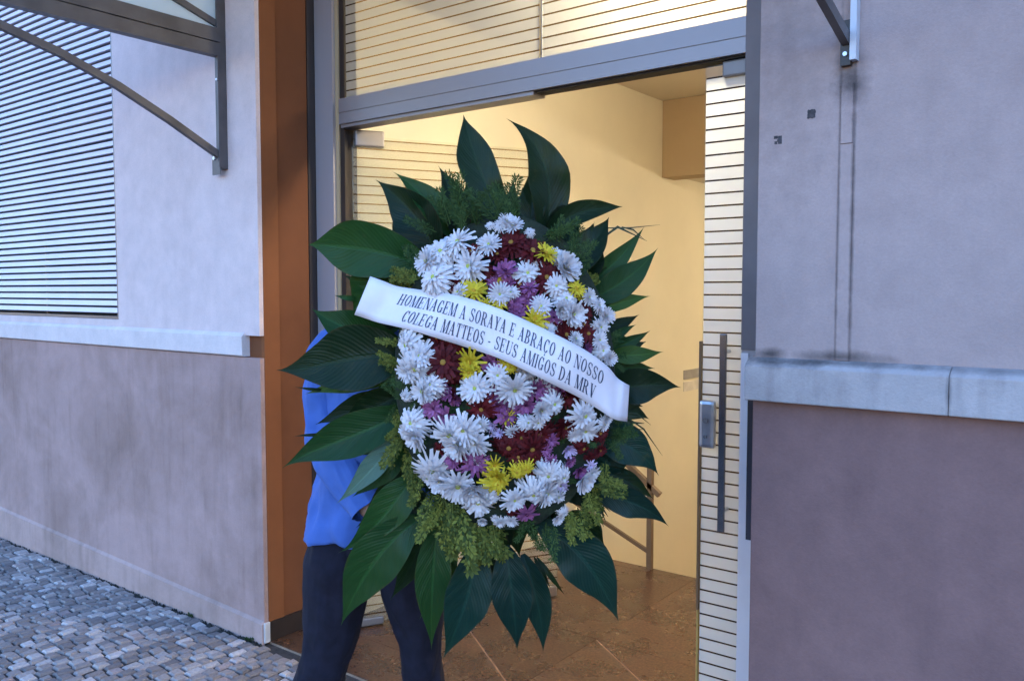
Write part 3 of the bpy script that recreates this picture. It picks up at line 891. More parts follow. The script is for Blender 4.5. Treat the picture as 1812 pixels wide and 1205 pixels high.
# ---------------------------------------------------------------- funeral wreath
WD = 2.05
Rcam = Matrix.Rotation(R(37.5), 3, 'Z') @ Matrix.Rotation(R(90 - 3.3), 3, 'X')
U0, V0 = 890.0, 660.0
wc = EYE + Rcam @ Vector(((U0 - 906) / 1510 * WD, -(V0 - 602.5) / 1510 * WD, -WD))
wre = empty('funeral_wreath', wc)
wre.rotation_euler = (R(90 - 3.3), 0, R(37.5))
tag(wre, 'large oval funeral wreath of chrysanthemums and dark leaves held by person', 'wreath')
def wp(u, v, z=0.0):
    """a point of the wreath: u, v in the plan traced for it, z (m) towards the street"""
    d = WD - z
    return Vector(((u - 906) / 1510 * d - (U0 - 906) / 1510 * WD, -(v - 602.5) / 1510 * d + (V0 - 602.5) / 1510 * WD, z))
UM = WD / 1510                          # metres per plan unit
def dome(u, v):
    r2 = ((u - 893) / 205) ** 2 + ((v - 660) / 290) ** 2
    return .015 + .12 * math.sqrt(max(0, 1 - .9 * min(1, r2)))

def leaf_mat(name, c0, c1, back):
    m, nt, b = nt_new(name)
    uv = nt.nodes.new('ShaderNodeUVMap').outputs[0]
    sx = nt.nodes.new('ShaderNodeSeparateXYZ'); nt.links.new(uv, sx.inputs[0])
    av = math_n(nt, 'ABSOLUTE', math_n(nt, 'SUBTRACT', sx.outputs[1], .5))
    ve = math_n(nt, 'SINE', math_n(nt, 'MULTIPLY', math_n(nt, 'SUBTRACT', sx.outputs[0], math_n(nt, 'MULTIPLY', av, .55)), 150))
    ve2 = math_n(nt, 'SINE', math_n(nt, 'MULTIPLY', math_n(nt, 'SUBTRACT', sx.outputs[0], math_n(nt, 'MULTIPLY', av, .5)), 52))
    rib = ramp(nt, av, [(0, (1, 1, 1)), (.028, (1, 1, 1)), (.05, (0, 0, 0))])
    nz = tex(nt, 7, 4, .6)
    oi = nt.nodes.new('ShaderNodeObjectInfo').outputs['Random']
    c = mixc(nt, math_n(nt, 'ADD', math_n(nt, 'MULTIPLY', nz, .6), math_n(nt, 'MULTIPLY', oi, .8)), c0, c1)
    c = mixc(nt, math_n(nt, 'MULTIPLY', math_n(nt, 'ADD', ve2, 1), .022), c, [k * 2.0 for k in c1])
    c = mixc(nt, math_n(nt, 'MULTIPLY', rib, .28), c, [min(1, k * 2.2) for k in c1])
    sp = ramp(nt, tex(nt, 30, 4, .65), [(.62, (0, 0, 0)), (.74, (1, 1, 1))])
    c = mixc(nt, math_n(nt, 'MULTIPLY', sp, .3), c, (.07, .065, .025))
    ed = ramp(nt, math_n(nt, 'ADD', av, math_n(nt, 'MULTIPLY', math_n(nt, 'SUBTRACT', tex(nt, 22, 3, .6), .5), .16)), [(.47, (0, 0, 0)), (.53, (1, 1, 1))])
    c = mixc(nt, math_n(nt, 'MULTIPLY', ed, .55), c, (.09, .06, .022))
    nt.links.new(c, b.inputs['Base Color'])
    b.inputs['Roughness'].default_value = .45
    b.inputs['Specular IOR Level'].default_value = .2
    h = math_n(nt, 'ADD', math_n(nt, 'ADD', math_n(nt, 'MULTIPLY', ve, .35), math_n(nt, 'MULTIPLY', ve2, .45)), math_n(nt, 'ADD', math_n(nt, 'MULTIPLY', rib, -1.5), math_n(nt, 'MULTIPLY', nz, 3)))
    bump(nt, b, h, .38, .0015)
    nt.links.new(ramp(nt, tex(nt, 12, 3), [(.35, (.3,) * 3), (.7, (.55,) * 3)]), b.inputs['Roughness'])
    t = N(nt, 'ShaderNodeBsdfTranslucent'); nt.links.new(mixc(nt, .5, c, back), t.inputs[0])
    mx = N(nt, 'ShaderNodeMixShader'); mx.inputs[0].default_value = .22
    out = nt.nodes['Material Output']
    nt.links.new(b.outputs[0], mx.inputs[1]); nt.links.new(t.outputs[0], mx.inputs[2]); nt.links.new(mx.outputs[0], out.inputs[0])
    return m
LM = {'d': leaf_mat('dark glossy leaf', (.004, .011, .005), (.008, .022, .007), (.04, .1, .01)),
      'm': leaf_mat('mid green leaf', (.009, .032, .009), (.018, .062, .014), (.07, .16, .015)),
      'l': leaf_mat('bright green leaf', (.025, .06, .009), (.045, .1, .018), (.12, .2, .02)),
      'b': leaf_mat('blue green leaf', (.004, .018, .014), (.008, .034, .023), (.03, .09, .03)),
      'p': leaf_mat('pale leaf underside', (.06, .11, .08), (.09, .16, .11), (.12, .2, .05))}

def bez(p0, p1, p2, p3, t):
    s = 1 - t
    return p0 * s ** 3 + p1 * 3 * s * s * t + p2 * 3 * s * t * t + p3 * t ** 3

def make_leaf(ctrl, w, mat, fold=.3, roll=0.0, peak=.42, wave=.05, parent=None, seed=0, n=22, sharp=1.0):
    """a lance-shaped blade along a cubic through ctrl (four points), w = full width (m)"""
    r_ = random.Random(seed); ph = r_.uniform(0, 6)
    P = ctrl; vs_, fs, uvs = [], [], []
    cols = [-1, -.6, -.25, 0, .25, .6, 1]
    def prof(t):
        if t < peak:
            return .16 + .84 * math.sin(math.pi / 2 * t / peak) ** .85
        q_ = (t - peak) / (1 - peak)
        return (1 - q_) ** (1.85 * sharp ** .4) * (1 + 1.72 * q_)
    for i in range(n + 1):
        t = i / n
        c = bez(*P, t)
        d = (bez(*P, min(1, t + .02)) - bez(*P, max(0, t - .02))).normalized()
        s_ = d.cross(Vector((0, 0, 1)))
        s_ = s_.normalized() if s_.length > 1e-4 else Vector((1, 0, 0))
        up = s_.cross(d).normalized()
        if up.z < 0:
            up = -up
        ro = roll * (.4 + .6 * t)
        s2 = s_ * math.cos(ro) + up * math.sin(ro); up2 = up * math.cos(ro) - s_ * math.sin(ro)
        ww = w / 2 * max(.006 if i < n else 0, prof(t))
        for q in cols:
            wv = wave * 1.6 * ww * (math.sin(t * 13 + ph + q * 1.3) + .6 * math.sin(t * 29 - ph * 2 + q)) * abs(q)
            vs_.append(c + s2 * q * ww + up2 * (abs(q) ** 1.3 * ww * fold + wv))
    m_ = len(cols)
    for i in range(n):
        for j in range(m_ - 1):
            k = i * m_ + j
            fs.append((k, k + 1, k + m_ + 1, k + m_)); uvs.append([(i / n, j), (i / n, j + 1), ((i + 1) / n, j + 1), ((i + 1) / n, j)])
    me = bpy.data.meshes.new('leaf'); me.from_pydata([tuple(v) for v in vs_], [], fs)
    ul = me.uv_layers.new(name='UVMap')
    k = 0
    for q in uvs:
        for (x, y) in q:
            ul.data[k].uv = (x, (cols[y] + 1) / 2); k += 1
    me.polygons.foreach_set('use_smooth', [True] * len(me.polygons)); me.update()
    return link('leaf', me, mat, parent or wre)

def L(b, t, w, mat='d', bow=0, zb=-.02, zt=-.05, belly=.03, fold=.34, roll=0., peak=.42, tipbow=None, wave=.05, sharp=1.0):
    """leaf from base b to tip t in plan units; bow = sideways bend (units, + to the left of base>tip)"""
    b_, t_ = Vector(b), Vector(t); d = t_ - b_; nrm = Vector((d.y, -d.x)).normalized()
    tb = bow if tipbow is None else tipbow
    c1 = b_ + d * .34 + nrm * bow; c2 = b_ + d * .7 + nrm * tb
    z1 = zb + (zt - zb) * .34 + belly; z2 = zb + (zt - zb) * .7 + belly
    ctrl = [wp(b_.x, b_.y, zb), wp(c1.x, c1.y, z1), wp(c2.x, c2.y, z2), wp(t_.x, t_.y, zt)]
    q_ = random.Random(int(b[0] * 3 + t[0] * 5 + t[1]))
    return make_leaf(ctrl, w * UM * .88, LM[mat], fold + q_.uniform(-.08, .14), roll + q_.uniform(-.35, .35), peak, wave, seed=int(b[0] * 7 + t[1]), sharp=sharp)

# traced leaves: top
L((905, 410), (820, 203), 76, 'd', bow=14, zb=-.05, zt=-.10, peak=.58, sharp=.72)
L((962, 430), (896, 210), 86, 'd', bow=-46, tipbow=-62, zb=-.05, zt=-.02, belly=.0, peak=.45, sharp=.9, fold=.3)
L((955, 420), (975, 262), 62, 'd', bow=-10, zb=-.06, zt=-.09, peak=.55, sharp=.6)
L((815, 430), (775, 293), 60, 'd', bow=-12, zb=-.05, zt=-.07, peak=.4)
L((850, 430), (826, 306), 36, 'm', bow=4, zb=-.07, zt=-.08, fold=.5)
L((810, 425), (695, 304), 62, 'm', bow=-12, zb=-.045, zt=-.06, peak=.42)
L((775, 450), (664, 318), 92, 'd', bow=-16, zb=-.03, zt=-.07, peak=.40)
L((800, 470), (700, 350), 90, 'd', bow=14, zb=-.06, zt=-.08, peak=.5, sharp=.7)
L((770, 480), (690, 440), 70, 'd', bow=4, zb=-.06, zt=-.08)
# top right
L((965, 425), (1102, 366), 46, 'd', bow=38, tipbow=16, zb=-.03, zt=-.03, belly=.03, peak=.42, sharp=.55, fold=.35)
L((970, 420), (1016, 366), 40, 'd', bow=8, zb=-.05, zt=-.05, sharp=.5, peak=.55)
L((985, 500), (1078, 384), 62, 'd', bow=-10, zb=-.03, zt=-.05, peak=.5, sharp=.7)
L((1010, 505), (1060, 420), 60, 'd', bow=-10, zb=-.05, zt=-.06, peak=.5)
L((1030, 512), (1141, 400), 46, 'm', bow=-10, zb=-.05, zt=-.07, peak=.38)
L((1030, 535), (1165, 438), 62, 'm', bow=-16, zb=-.03, zt=-.05, peak=.45, fold=.15)
L((1055, 552), (1152, 524), 32, 'l', bow=5, zb=-.03, zt=-.06, peak=.42)
L((1050, 545), (1096, 515), 20, 'd', bow=-4, zb=-.04, zt=-.05)
L((1070, 610), (1127, 574), 20, 'm', bow=4, zb=-.03, zt=-.05)
L((1070, 620), (1152, 584), 26, 'm', bow=-5, zb=-.03, zt=-.05)
L((1075, 628), (1175, 622), 38, 'l', bow=-4, zb=-.02, zt=-.05, peak=.4)
L((1080, 600), (1118, 600), 16, 'm', zb=-.03, zt=-.04)
# right
L((1075, 690), (1206, 686), 74, 'd', bow=6, tipbow=12, zb=-.03, zt=-.04, peak=.38)
L((1045, 770), (1166, 842), 82, 'b', bow=24, zb=-.04, zt=-.07, peak=.42, fold=.3)
L((1050, 812), (1122, 800), 70, 'b', bow=0, zb=-.06, zt=-.09, peak=.5)
L((1050, 872), (1184, 932), 62, 'b', bow=14, tipbow=20, zb=-.03, zt=-.05, peak=.4, fold=.3)
L((1040, 840), (1130, 872), 60, 'b', bow=8, zb=-.06, zt=-.09, peak=.5)
# bottom right
L((950, 925), (1096, 1102), 104, 'b', bow=38, tipbow=22, zb=-.02, zt=-.05, peak=.45, belly=.04, fold=.15)
L((925, 980), (961, 1157), 58, 'b', bow=12, zb=-.03, zt=-.06, peak=.42)
L((895, 965), (916, 1153), 82, 'b', bow=2, zb=-.0, zt=-.03, peak=.42, belly=.03)
L((950, 985), (1002, 1056), 12, 'd', zb=-.03, zt=-.05)
L((945, 985), (975, 1042), 12, 'd', zb=-.03, zt=-.05)
L((990, 920), (1048, 985), 70, 'd', bow=10, zb=-.06, zt=-.08, peak=.5, sharp=.6)
# bottom left
L((845, 960), (783, 1167), 92, 'b', bow=16, tipbow=10, zb=-.0, zt=-.03, peak=.42, belly=.03)
L((775, 920), (764, 1150), 74, 'm', bow=-6, zb=-.03, zt=-.06, peak=.42)
L((748, 915), (603, 1107), 104, 'm', bow=-34, tipbow=-22, zb=-.02, zt=-.05, peak=.45, belly=.04, fold=.12)
# left
L((765, 480), (546, 433), 112, 'm', bow=-22, tipbow=-14, zb=-.02, zt=-.02, peak=.6, sharp=.75, fold=.2)
L((735, 470), (600, 425), 64, 'd', bow=8, zb=-.05, zt=-.06, peak=.5, sharp=.6)
L((700, 480), (625, 550), 90, 'm', bow=-6, zb=-.05, zt=-.06, peak=.5, sharp=.7)
L((715, 612), (551, 546), 76, 'm', bow=12, zb=-.03, zt=-.04, peak=.5, sharp=.85)
L((725, 635), (488, 655), 132, 'd', bow=-26, tipbow=8, zb=-.01, zt=-.04, peak=.40, belly=.05, fold=.14)
L((700, 672), (538, 698), 40, 'l', bow=-8, zb=-.04, zt=-.05, peak=.45)
L((725, 720), (498, 829), 88, 'm', bow=16, tipbow=-14, zb=-.01, zt=-.04, peak=.42, belly=.04)
L((720, 690), (600, 745), 70, 'd', bow=6, zb=-.05, zt=-.07, peak=.45)
L((712, 765), (594, 892), 48, 'p', bow=6, zb=-.0, zt=-.02, peak=.42, belly=.04, fold=.35)
L((725, 790), (622, 880), 46, 'm', bow=4, zb=-.03, zt=-.04, peak=.42)
L((735, 840), (598, 978), 78, 'm', bow=8, tipbow=22, zb=-.02, zt=-.05, peak=.34, belly=.04)
L((585, 690), (519, 684), 7, 'd', bow=2, zb=-.05, zt=-.05)
L((585, 770), (518, 772), 7, 'd', bow=-2, zb=-.05, zt=-.05)
L((640, 530), (590, 522), 12, 'm', bow=2, zb=-.06, zt=-.05)
# second tier, tucked between
for args in (((715, 570), (588, 612), 58, 'm', -8), ((720, 640), (548, 618), 56, 'd', 8), ((722, 705), (556, 752), 62, 'd', -8), ((726, 750), (572, 800), 56, 'm', 8), ((735, 815), (628, 935), 56, 'd', 8),
             ((752, 870), (648, 1010), 66, 'd', -8), ((765, 905), (690, 1062), 62, 'd', 8), ((800, 950), (742, 1096), 60, 'm', 6), ((868, 970), (848, 1108), 56, 'd', -4), ((915, 985), (938, 1096), 48, 'd', 4),
             ((985, 945), (1052, 1052), 52, 'd', 10), ((1010, 905), (1070, 965), 50, 'd', 6), ((1058, 830), (1158, 884), 44, 'd', 8), ((1062, 780), (1148, 800), 40, 'b', 6), ((1070, 655), (1160, 652), 32, 'm', 4),
             ((1062, 585), (1132, 556), 26, 'd', -4), ((1045, 500), (1118, 462), 38, 'd', -6), ((1000, 480), (1052, 392), 46, 'd', -8), ((935, 420), (938, 292), 56, 'd', -6), ((868, 420), (858, 300), 50, 'd', 6),
             ((790, 440), (742, 330), 52, 'd', 6), ((750, 480), (652, 408), 52, 'd', 6), ((735, 520), (606, 486), 60, 'd', 8), ((725, 560), (580, 560), 54, 'd', 6), ((1075, 720), (1150, 742), 40, 'd', 6)):
    L(args[0], args[1], args[2], args[3], bow=args[4], zb=-.045, zt=-.075, belly=.015)
# back layer that fills the ring behind the traced ones
lr = random.Random(11)
for k in range(62):
    a = 2 * math.pi * (k + lr.uniform(-.4, .4)) / 62
    rb, rt_ = .6, lr.uniform(1.02, 1.26)
    cu, cv = math.cos(a), math.sin(a)
    L((893 + 200 * rb * cu, 665 + 270 * rb * cv), (893 + 205 * rt_ * cu, 662 + 280 * rt_ * cv), lr.uniform(48, 70), lr.choice('dddb'), bow=lr.uniform(-10, 10),
      zb=-.05, zt=lr.uniform(-.1, -.07), belly=.0, sharp=.7, peak=.5)

# thin palm blades at the right edge
pm = flat('dark palm blade', (.012, .03, .012), .5)
def blades(name, rows):
    mb = MB()
    for (p, q, w, sag) in rows:
        a, b_ = Vector(wp(*p)), Vector(wp(*q)); d = (b_ - a); s_ = d.cross(Vector((0, 0, 1))).normalized() * w * UM / 2
        mid = (a + b_) / 2 + Vector((0, sag * UM, .004))
        for (e, f, wa, wb) in ((a, mid, .8, 1), (mid, b_, 1, .12)):
            mb.poly([e - s_ * wa, f - s_ * wb, f + s_ * wb, e + s_ * wa])
    o = link(name, mb.mesh(name, fix=False), pm, wre); return o
blades('palm_frond', [((1080, 735 + 10 * k, -.03), (1140 - 3 * max(0, k - 1), 738 + 11 * k, -.05), 7, 0) for k in range(6)] + [((1105, 735, -.03), (1172, 806, -.05), 3, 12), ((1100, 730, -.03), (1152, 752, -.05), 3, 10)])
blades('palm_frond', [((1050, 880, -.02), (1080 - 4 * k, 905 + 9 * k, -.03), 5, 3) for k in range(5)] + [((1062, 890, -.02), (1050, 935, -.03), 4, 0)])
blades('palm_frond', [((1040, 440, -.04), (1145, 427, -.05), 5, 32), ((1060, 404, -.05), (1168, 398, -.05), 2.5, -3), ((1100, 402, -.05), (1140, 424, -.05), 3, 6)])

# straw and moss body of the wreath
bm = bmesh.new(); bmesh.ops.create_uvsphere(bm, u_segments=40, v_segments=24, radius=1)
for v in bm.verts:
    x, y, z = v.co
    u, w_ = 893 + 196 * x, 660 - 278 * y
    zz = -.075 + (z + 1) * .0 if z < 0 else 0
    p = wp(u, w_, (dome(u, w_) - .03) if z >= 0 else -.06 - .03 * math.sqrt(max(0, -z)))
    v.co = p + noise.noise_vector(p * 25) * .008
me = bpy.data.meshes.new('moss_base'); bm.to_mesh(me); bm.free()
link('moss_base', me, simple('dark moss', (.016, .024, .01), .9, 0, .6, 30, 120, .8), wre)

# lacy sprigs
def sprig_mesh(seed, n=15, broad=1.0):
    r_ = random.Random(seed); mb = MB()
    Ls = .075
    bend = r_.uniform(-.25, .25)
    for i in range(n):
        t = (i + .6) / n
        c = Vector((bend * Ls * t * t, Ls * t, .012 * math.sin(t * 2.6)))
        for sgn in (-1, 1):
            bl = Ls * .27 * (1 - t * .6) * r_.uniform(.7, 1.1)
            ang = r_.uniform(.35, .75)
            d = Vector((sgn * math.sin(ang), math.cos(ang), r_.uniform(-.25, .45))).normalized()
            m_ = max(2, int(3 * (1 - t * .4)))
            for j in range(m_):
                q = c + d * bl * (j + .7) / m_
                for s2 in (-1, 1):
                    e = (d * 1.0 + Vector((-d.y, d.x, r_.uniform(-.6, .8))) * s2 * .6).normalized()
                    l_ = .0098 * r_.uniform(.6, 1.2); w_ = e.cross(Vector((r_.uniform(-.4, .4), r_.uniform(-.4, .4), 1))).normalized() * l_ * .26 * broad
                    mb.poly([q, q + e * l_ * .5 + w_, q + e * l_, q + e * l_ * .5 - w_])
    st = MB(); st.tube([(0, 0, 0), (bend * Ls * .25, Ls * .5, .011), (bend * Ls, Ls, .006)], [.0014, .001, .0005], 5)
    i0 = len(mb.v); mb.v += st.v; mb.f += [tuple(i0 + k for k in f) for f in st.f]; mb.m += st.m
    return mb.mesh('fern_sprig', fix=False)
def fern_mat(name, c0, c1):
    m, nt, b = nt_new(name)
    gi = nt.nodes.new('ShaderNodeNewGeometry').outputs['Random Per Island']
    oi = nt.nodes.new('ShaderNodeObjectInfo').outputs['Random']
    c = mixc(nt, math_n(nt, 'FRACT', math_n(nt, 'ADD', math_n(nt, 'MULTIPLY', gi, .6), oi)), c0, c1)
    nt.links.new(c, b.inputs['Base Color']); b.inputs['Roughness'].default_value = .7
    b.inputs['Specular IOR Level'].default_value = .2
    return m
FM = {'y': fern_mat('yellow green fern', (.02, .038, .007), (.18, .19, .03)), 'g': fern_mat('dark green fern', (.016, .04, .01), (.05, .09, .02))}
SP = {}
for c in 'yg':
    SP[c] = [sprig_mesh(40 + k, 15, .95 if c == 'y' else .55) for k in range(6)]
    for me in SP[c]:
        me.materials.append(FM[c])
fr2 = random.Random(5)
def sprig(u, v, ang, ln, c, z=None, tilt=None):
    """ang: plan direction in degrees, 0 = right, 90 = up"""
    o = link('fern_sprig', fr2.choice(SP[c]), None, wre)
    o.location = wp(u, v, dome(u, v) - .012 if z is None else z)
    o.rotation_mode = 'ZXY'
    o.rotation_euler = (fr2.uniform(-.15, .35) if tilt is None else tilt, fr2.uniform(-.5, .5), R(ang - 90))
    s = ln * UM / .075
    o.scale = (s * 1.05, s, s)
for (u0, v0, u1, v1, n_, a0, a1, l0, l1, c, z) in (
        (790, 400, 950, 400, 26, 60, 125, 45, 80, 'g', None), (770, 420, 830, 390, 10, 95, 160, 40, 65, 'g', None), (940, 400, 1020, 470, 14, 10, 90, 40, 65, 'g', None),
        (735, 470, 745, 520, 8, 110, 215, 30, 52, 'y', None), (728, 450, 745, 480, 5, 110, 180, 30, 50, 'g', None),
        (715, 590, 712, 660, 9, 130, 240, 30, 48, 'y', .03), (708, 640, 712, 720, 9, 130, 250, 32, 50, 'g', .03), (716, 710, 720, 790, 12, 200, 265, 36, 60, 'y', .03),
        (718, 780, 745, 850, 14, 225, 280, 40, 64, 'y', .04), (770, 870, 800, 900, 12, 220, 285, 50, 85, 'y', .05), (790, 880, 860, 930, 18, 235, 300, 50, 90, 'y', .05),
        (850, 925, 890, 935, 11, 250, 290, 50, 85, 'y', .04), (920, 920, 985, 925, 8, 255, 300, 40, 75, 'g', .04), (985, 905, 1050, 880, 10, 265, 330, 38, 60, 'y', .04),
        (1045, 880, 1075, 800, 14, 250, 350, 36, 56, 'y', .035), (1070, 800, 1082, 640, 16, 290, 400, 34, 50, 'g', .03), (1068, 650, 1060, 560, 8, 330, 410, 30, 46, 'g', .03),
        (1040, 560, 1010, 480, 8, 0, 70, 30, 46, 'y', .03)):
    for k in range(max(3, int(n_ * .56))):
        t = fr2.random()
        sprig(u0 + (u1 - u0) * t + fr2.uniform(-10, 10), v0 + (v1 - v0) * t + fr2.uniform(-10, 10), fr2.uniform(a0, a1), fr2.uniform(l0, l1), c, (dome(u0, v0) if z is None else z) + fr2.uniform(-.03, .02))
for k in range(90):                      # dark fern between the blooms
    a = fr2.uniform(0, 6.28); r_ = math.sqrt(fr2.random()) * .92
    u, v = 893 + 185 * r_ * math.cos(a), 660 + 265 * r_ * math.sin(a)
    sprig(u, v, fr2.uniform(0, 360), fr2.uniform(30, 48), 'g', dome(u, v) - .03, fr2.uniform(-.2, .1))

# outline of the sash that lies over the blooms
TOPE = [(655, 489), (680, 498), (705, 507), (760, 515), (800, 521), (845, 533), (900, 553), (950, 576), (1000, 600), (1040, 622), (1075, 648), (1094, 670), (1114, 682)]
BOTE = [(627, 557), (648, 564), (670, 571), (722, 583), (772, 598), (826, 615), (880, 633), (930, 656), (980, 681), (1022, 702), (1060, 725), (1085, 741), (1110, 746)]
ZS = [.045, .055, .068, .105, .132, .155, .172, .178, .170, .150, .118, .092, .05]
def interp(tab, t):
    f = max(0, min(1, t)) * (len(tab) - 1); i = min(int(f), len(tab) - 2); g_ = f - i
    p0, p1, p2, p3 = (tab[max(0, i - 1)], tab[i], tab[i + 1], tab[min(len(tab) - 1, i + 2)])
    def cr(a, b, c, d):
        return .5 * (2 * b + (c - a) * g_ + (2 * a - 5 * b + 4 * c - d) * g_ ** 2 + (3 * b - a - 3 * c + d) * g_ ** 3)
    return tuple(cr(*q) for q in zip(p0, p1, p2, p3)) if isinstance(p0, tuple) else cr(p0, p1, p2, p3)
def sash_cover(u, v, r_):
    t = min(range(101), key=lambda q: abs((interp(TOPE, q / 100)[0] + interp(BOTE, q / 100)[0]) / 2 - u)) / 100
    if interp(TOPE, t)[1] - r_ * .7 < v < interp(BOTE, t)[1] + r_ * .7 and 640 < u < 1115:
        return interp(ZS, t)
    return None

# chrysanthemums
def petal_mat(name, c0, c1, tr=.15):
    m, nt, b = nt_new(name)
    gi = nt.nodes.new('ShaderNodeNewGeometry').outputs['Random Per Island']
    oi = nt.nodes.new('ShaderNodeObjectInfo').outputs['Random']
    c = mixc(nt, math_n(nt, 'ADD', math_n(nt, 'MULTIPLY', gi, .6), math_n(nt, 'MULTIPLY', oi, .4)), c0, c1)
    nt.links.new(c, b.inputs['Base Color']); b.inputs['Roughness'].default_value = .65
    b.inputs['Specular IOR Level'].default_value = .2
    if tr:
        t = N(nt, 'ShaderNodeBsdfTranslucent'); nt.links.new(c, t.inputs[0])
        mx = N(nt, 'ShaderNodeMixShader'); mx.inputs[0].default_value = tr
        nt.links.new(b.outputs[0], mx.inputs[1]); nt.links.new(t.outputs[0], mx.inputs[2]); nt.links.new(mx.outputs[0], nt.nodes['Material Output'].inputs[0])
    return m
PM = {'W': petal_mat('white petal', (.61, .57, .575), (.8, .745, .745)), 'R': petal_mat('dark red petal', (.05, .004, .006), (.14, .012, .014), .05),
      'Y': petal_mat('yellow petal', (.58, .42, .02), (.75, .58, .05)), 'P': petal_mat('purple petal', (.19, .045, .13), (.46, .17, .36)),
      'L': petal_mat('lilac petal', (.5, .36, .55), (.7, .58, .74))}
CM = {'W': flat('greenish yellow centre', (.42, .46, .1), .8, 0, 900), 'R': flat('ochre centre', (.32, .17, .03), .8, 0, 900), 'Y': flat('amber centre', (.5, .28, .02), .8, 0, 900),
      'P': flat('dark plum centre', (.09, .02, .07), .8, 0, 900), 'L': flat('green centre', (.3, .32, .12), .8, 0, 900)}
def flower_mesh(seed, layers, wid, cup):
    """layers of strap petals: (count, length, lift)"""
    r_ = random.Random(seed); mb = MB()
    for li, (cnt, ln, lift) in enumerate(layers):
        for k in range(cnt):
            a = 2 * math.pi * (k + r_.uniform(-.3, .3) + li * .5) / cnt
            L_ = ln * r_.uniform(.82, 1.1); lf = lift + r_.uniform(-.16, .16); w = wid * r_.uniform(.8, 1.15); tw = r_.uniform(-.35, .35)
            d = Vector((math.cos(a), math.sin(a), 0)); s_ = Vector((-math.sin(a), math.cos(a), 0))
            def pt(t, q):
                rr = .10 + L_ * t * math.cos(lf * (1 - .2 * t))
                z = .06 * li + L_ * t * math.sin(lf) - cup * t * t * L_
                ww = w * (.45 + .55 * math.sin(min(1, t * 1.25) * math.pi / 2)) * (1 if t < .85 else .55)
                return d * rr + s_ * q * ww + Vector((0, 0, z + abs(q) * .05 + tw * q * w))
            i = len(mb.v)
            for t in (0, .45, .85, 1):
                for q in (-1, 1):
                    mb.v.append(tuple(pt(t, q)))
            for j in range(3):
                mb.f.append((i + 2 * j, i + 2 * j + 1, i + 2 * j + 3, i + 2 * j + 2)); mb.m.append(0)
    return mb.mesh('chrysanthemum', smooth=False, fix=False)
SETS = {'W': ([(20, .98, .02), (18, .86, .32), (15, .68, .6), (9, .45, .95)], .125, .15), 'R': ([(20, .98, .02), (18, .8, .3), (13, .55, .65)], .13, .2),
        'Y': ([(15, .98, .12), (13, .78, .45), (11, .5, .85)], .12, .1), 'P': ([(15, .98, .1), (13, .78, .45), (9, .5, .9)], .15, .1), 'L': ([(12, .95, .35), (10, .75, .7), (8, .5, 1.0)], .15, .0)}
FMESH, CMESH = {}, {}
for c, (ly, w_, cp_) in SETS.items():
    FMESH[c] = []
    for k in range(7):
        lift = (0, -.12, .12, .3, .05, -.2, .2)[k]; sc_ = (1, 1, .95, .82, 1.05, 1, .9)[k]
        ly2 = [(max(6, int(n_ * (1, .85, 1.1, 1, .9, 1.15, 1)[k])), l_ * sc_, f_ + lift) for n_, l_, f_ in ly]
        if k == 3:
            ly2 = ly2 + [(8, .42, 1.25)]
        me = flower_mesh(ord(c) + k * 13, ly2, w_ * (1, 1.12, .9, 1.1, .85, 1, 1.15)[k], cp_ + (0, .1, -.1, -.35, .15, .3, -.2)[k]); me.materials.append(PM[c]); FMESH[c].append(me)
    bm = bmesh.new(); bmesh.ops.create_uvsphere(bm, u_segments=10, v_segments=6, radius=.15)
    for v in bm.verts:
        v.co.z = v.co.z * .6 + .12
    me = bpy.data.meshes.new('flower_centre'); bm.to_mesh(me); bm.free(); me.materials.append(CM[c]); CMESH[c] = me
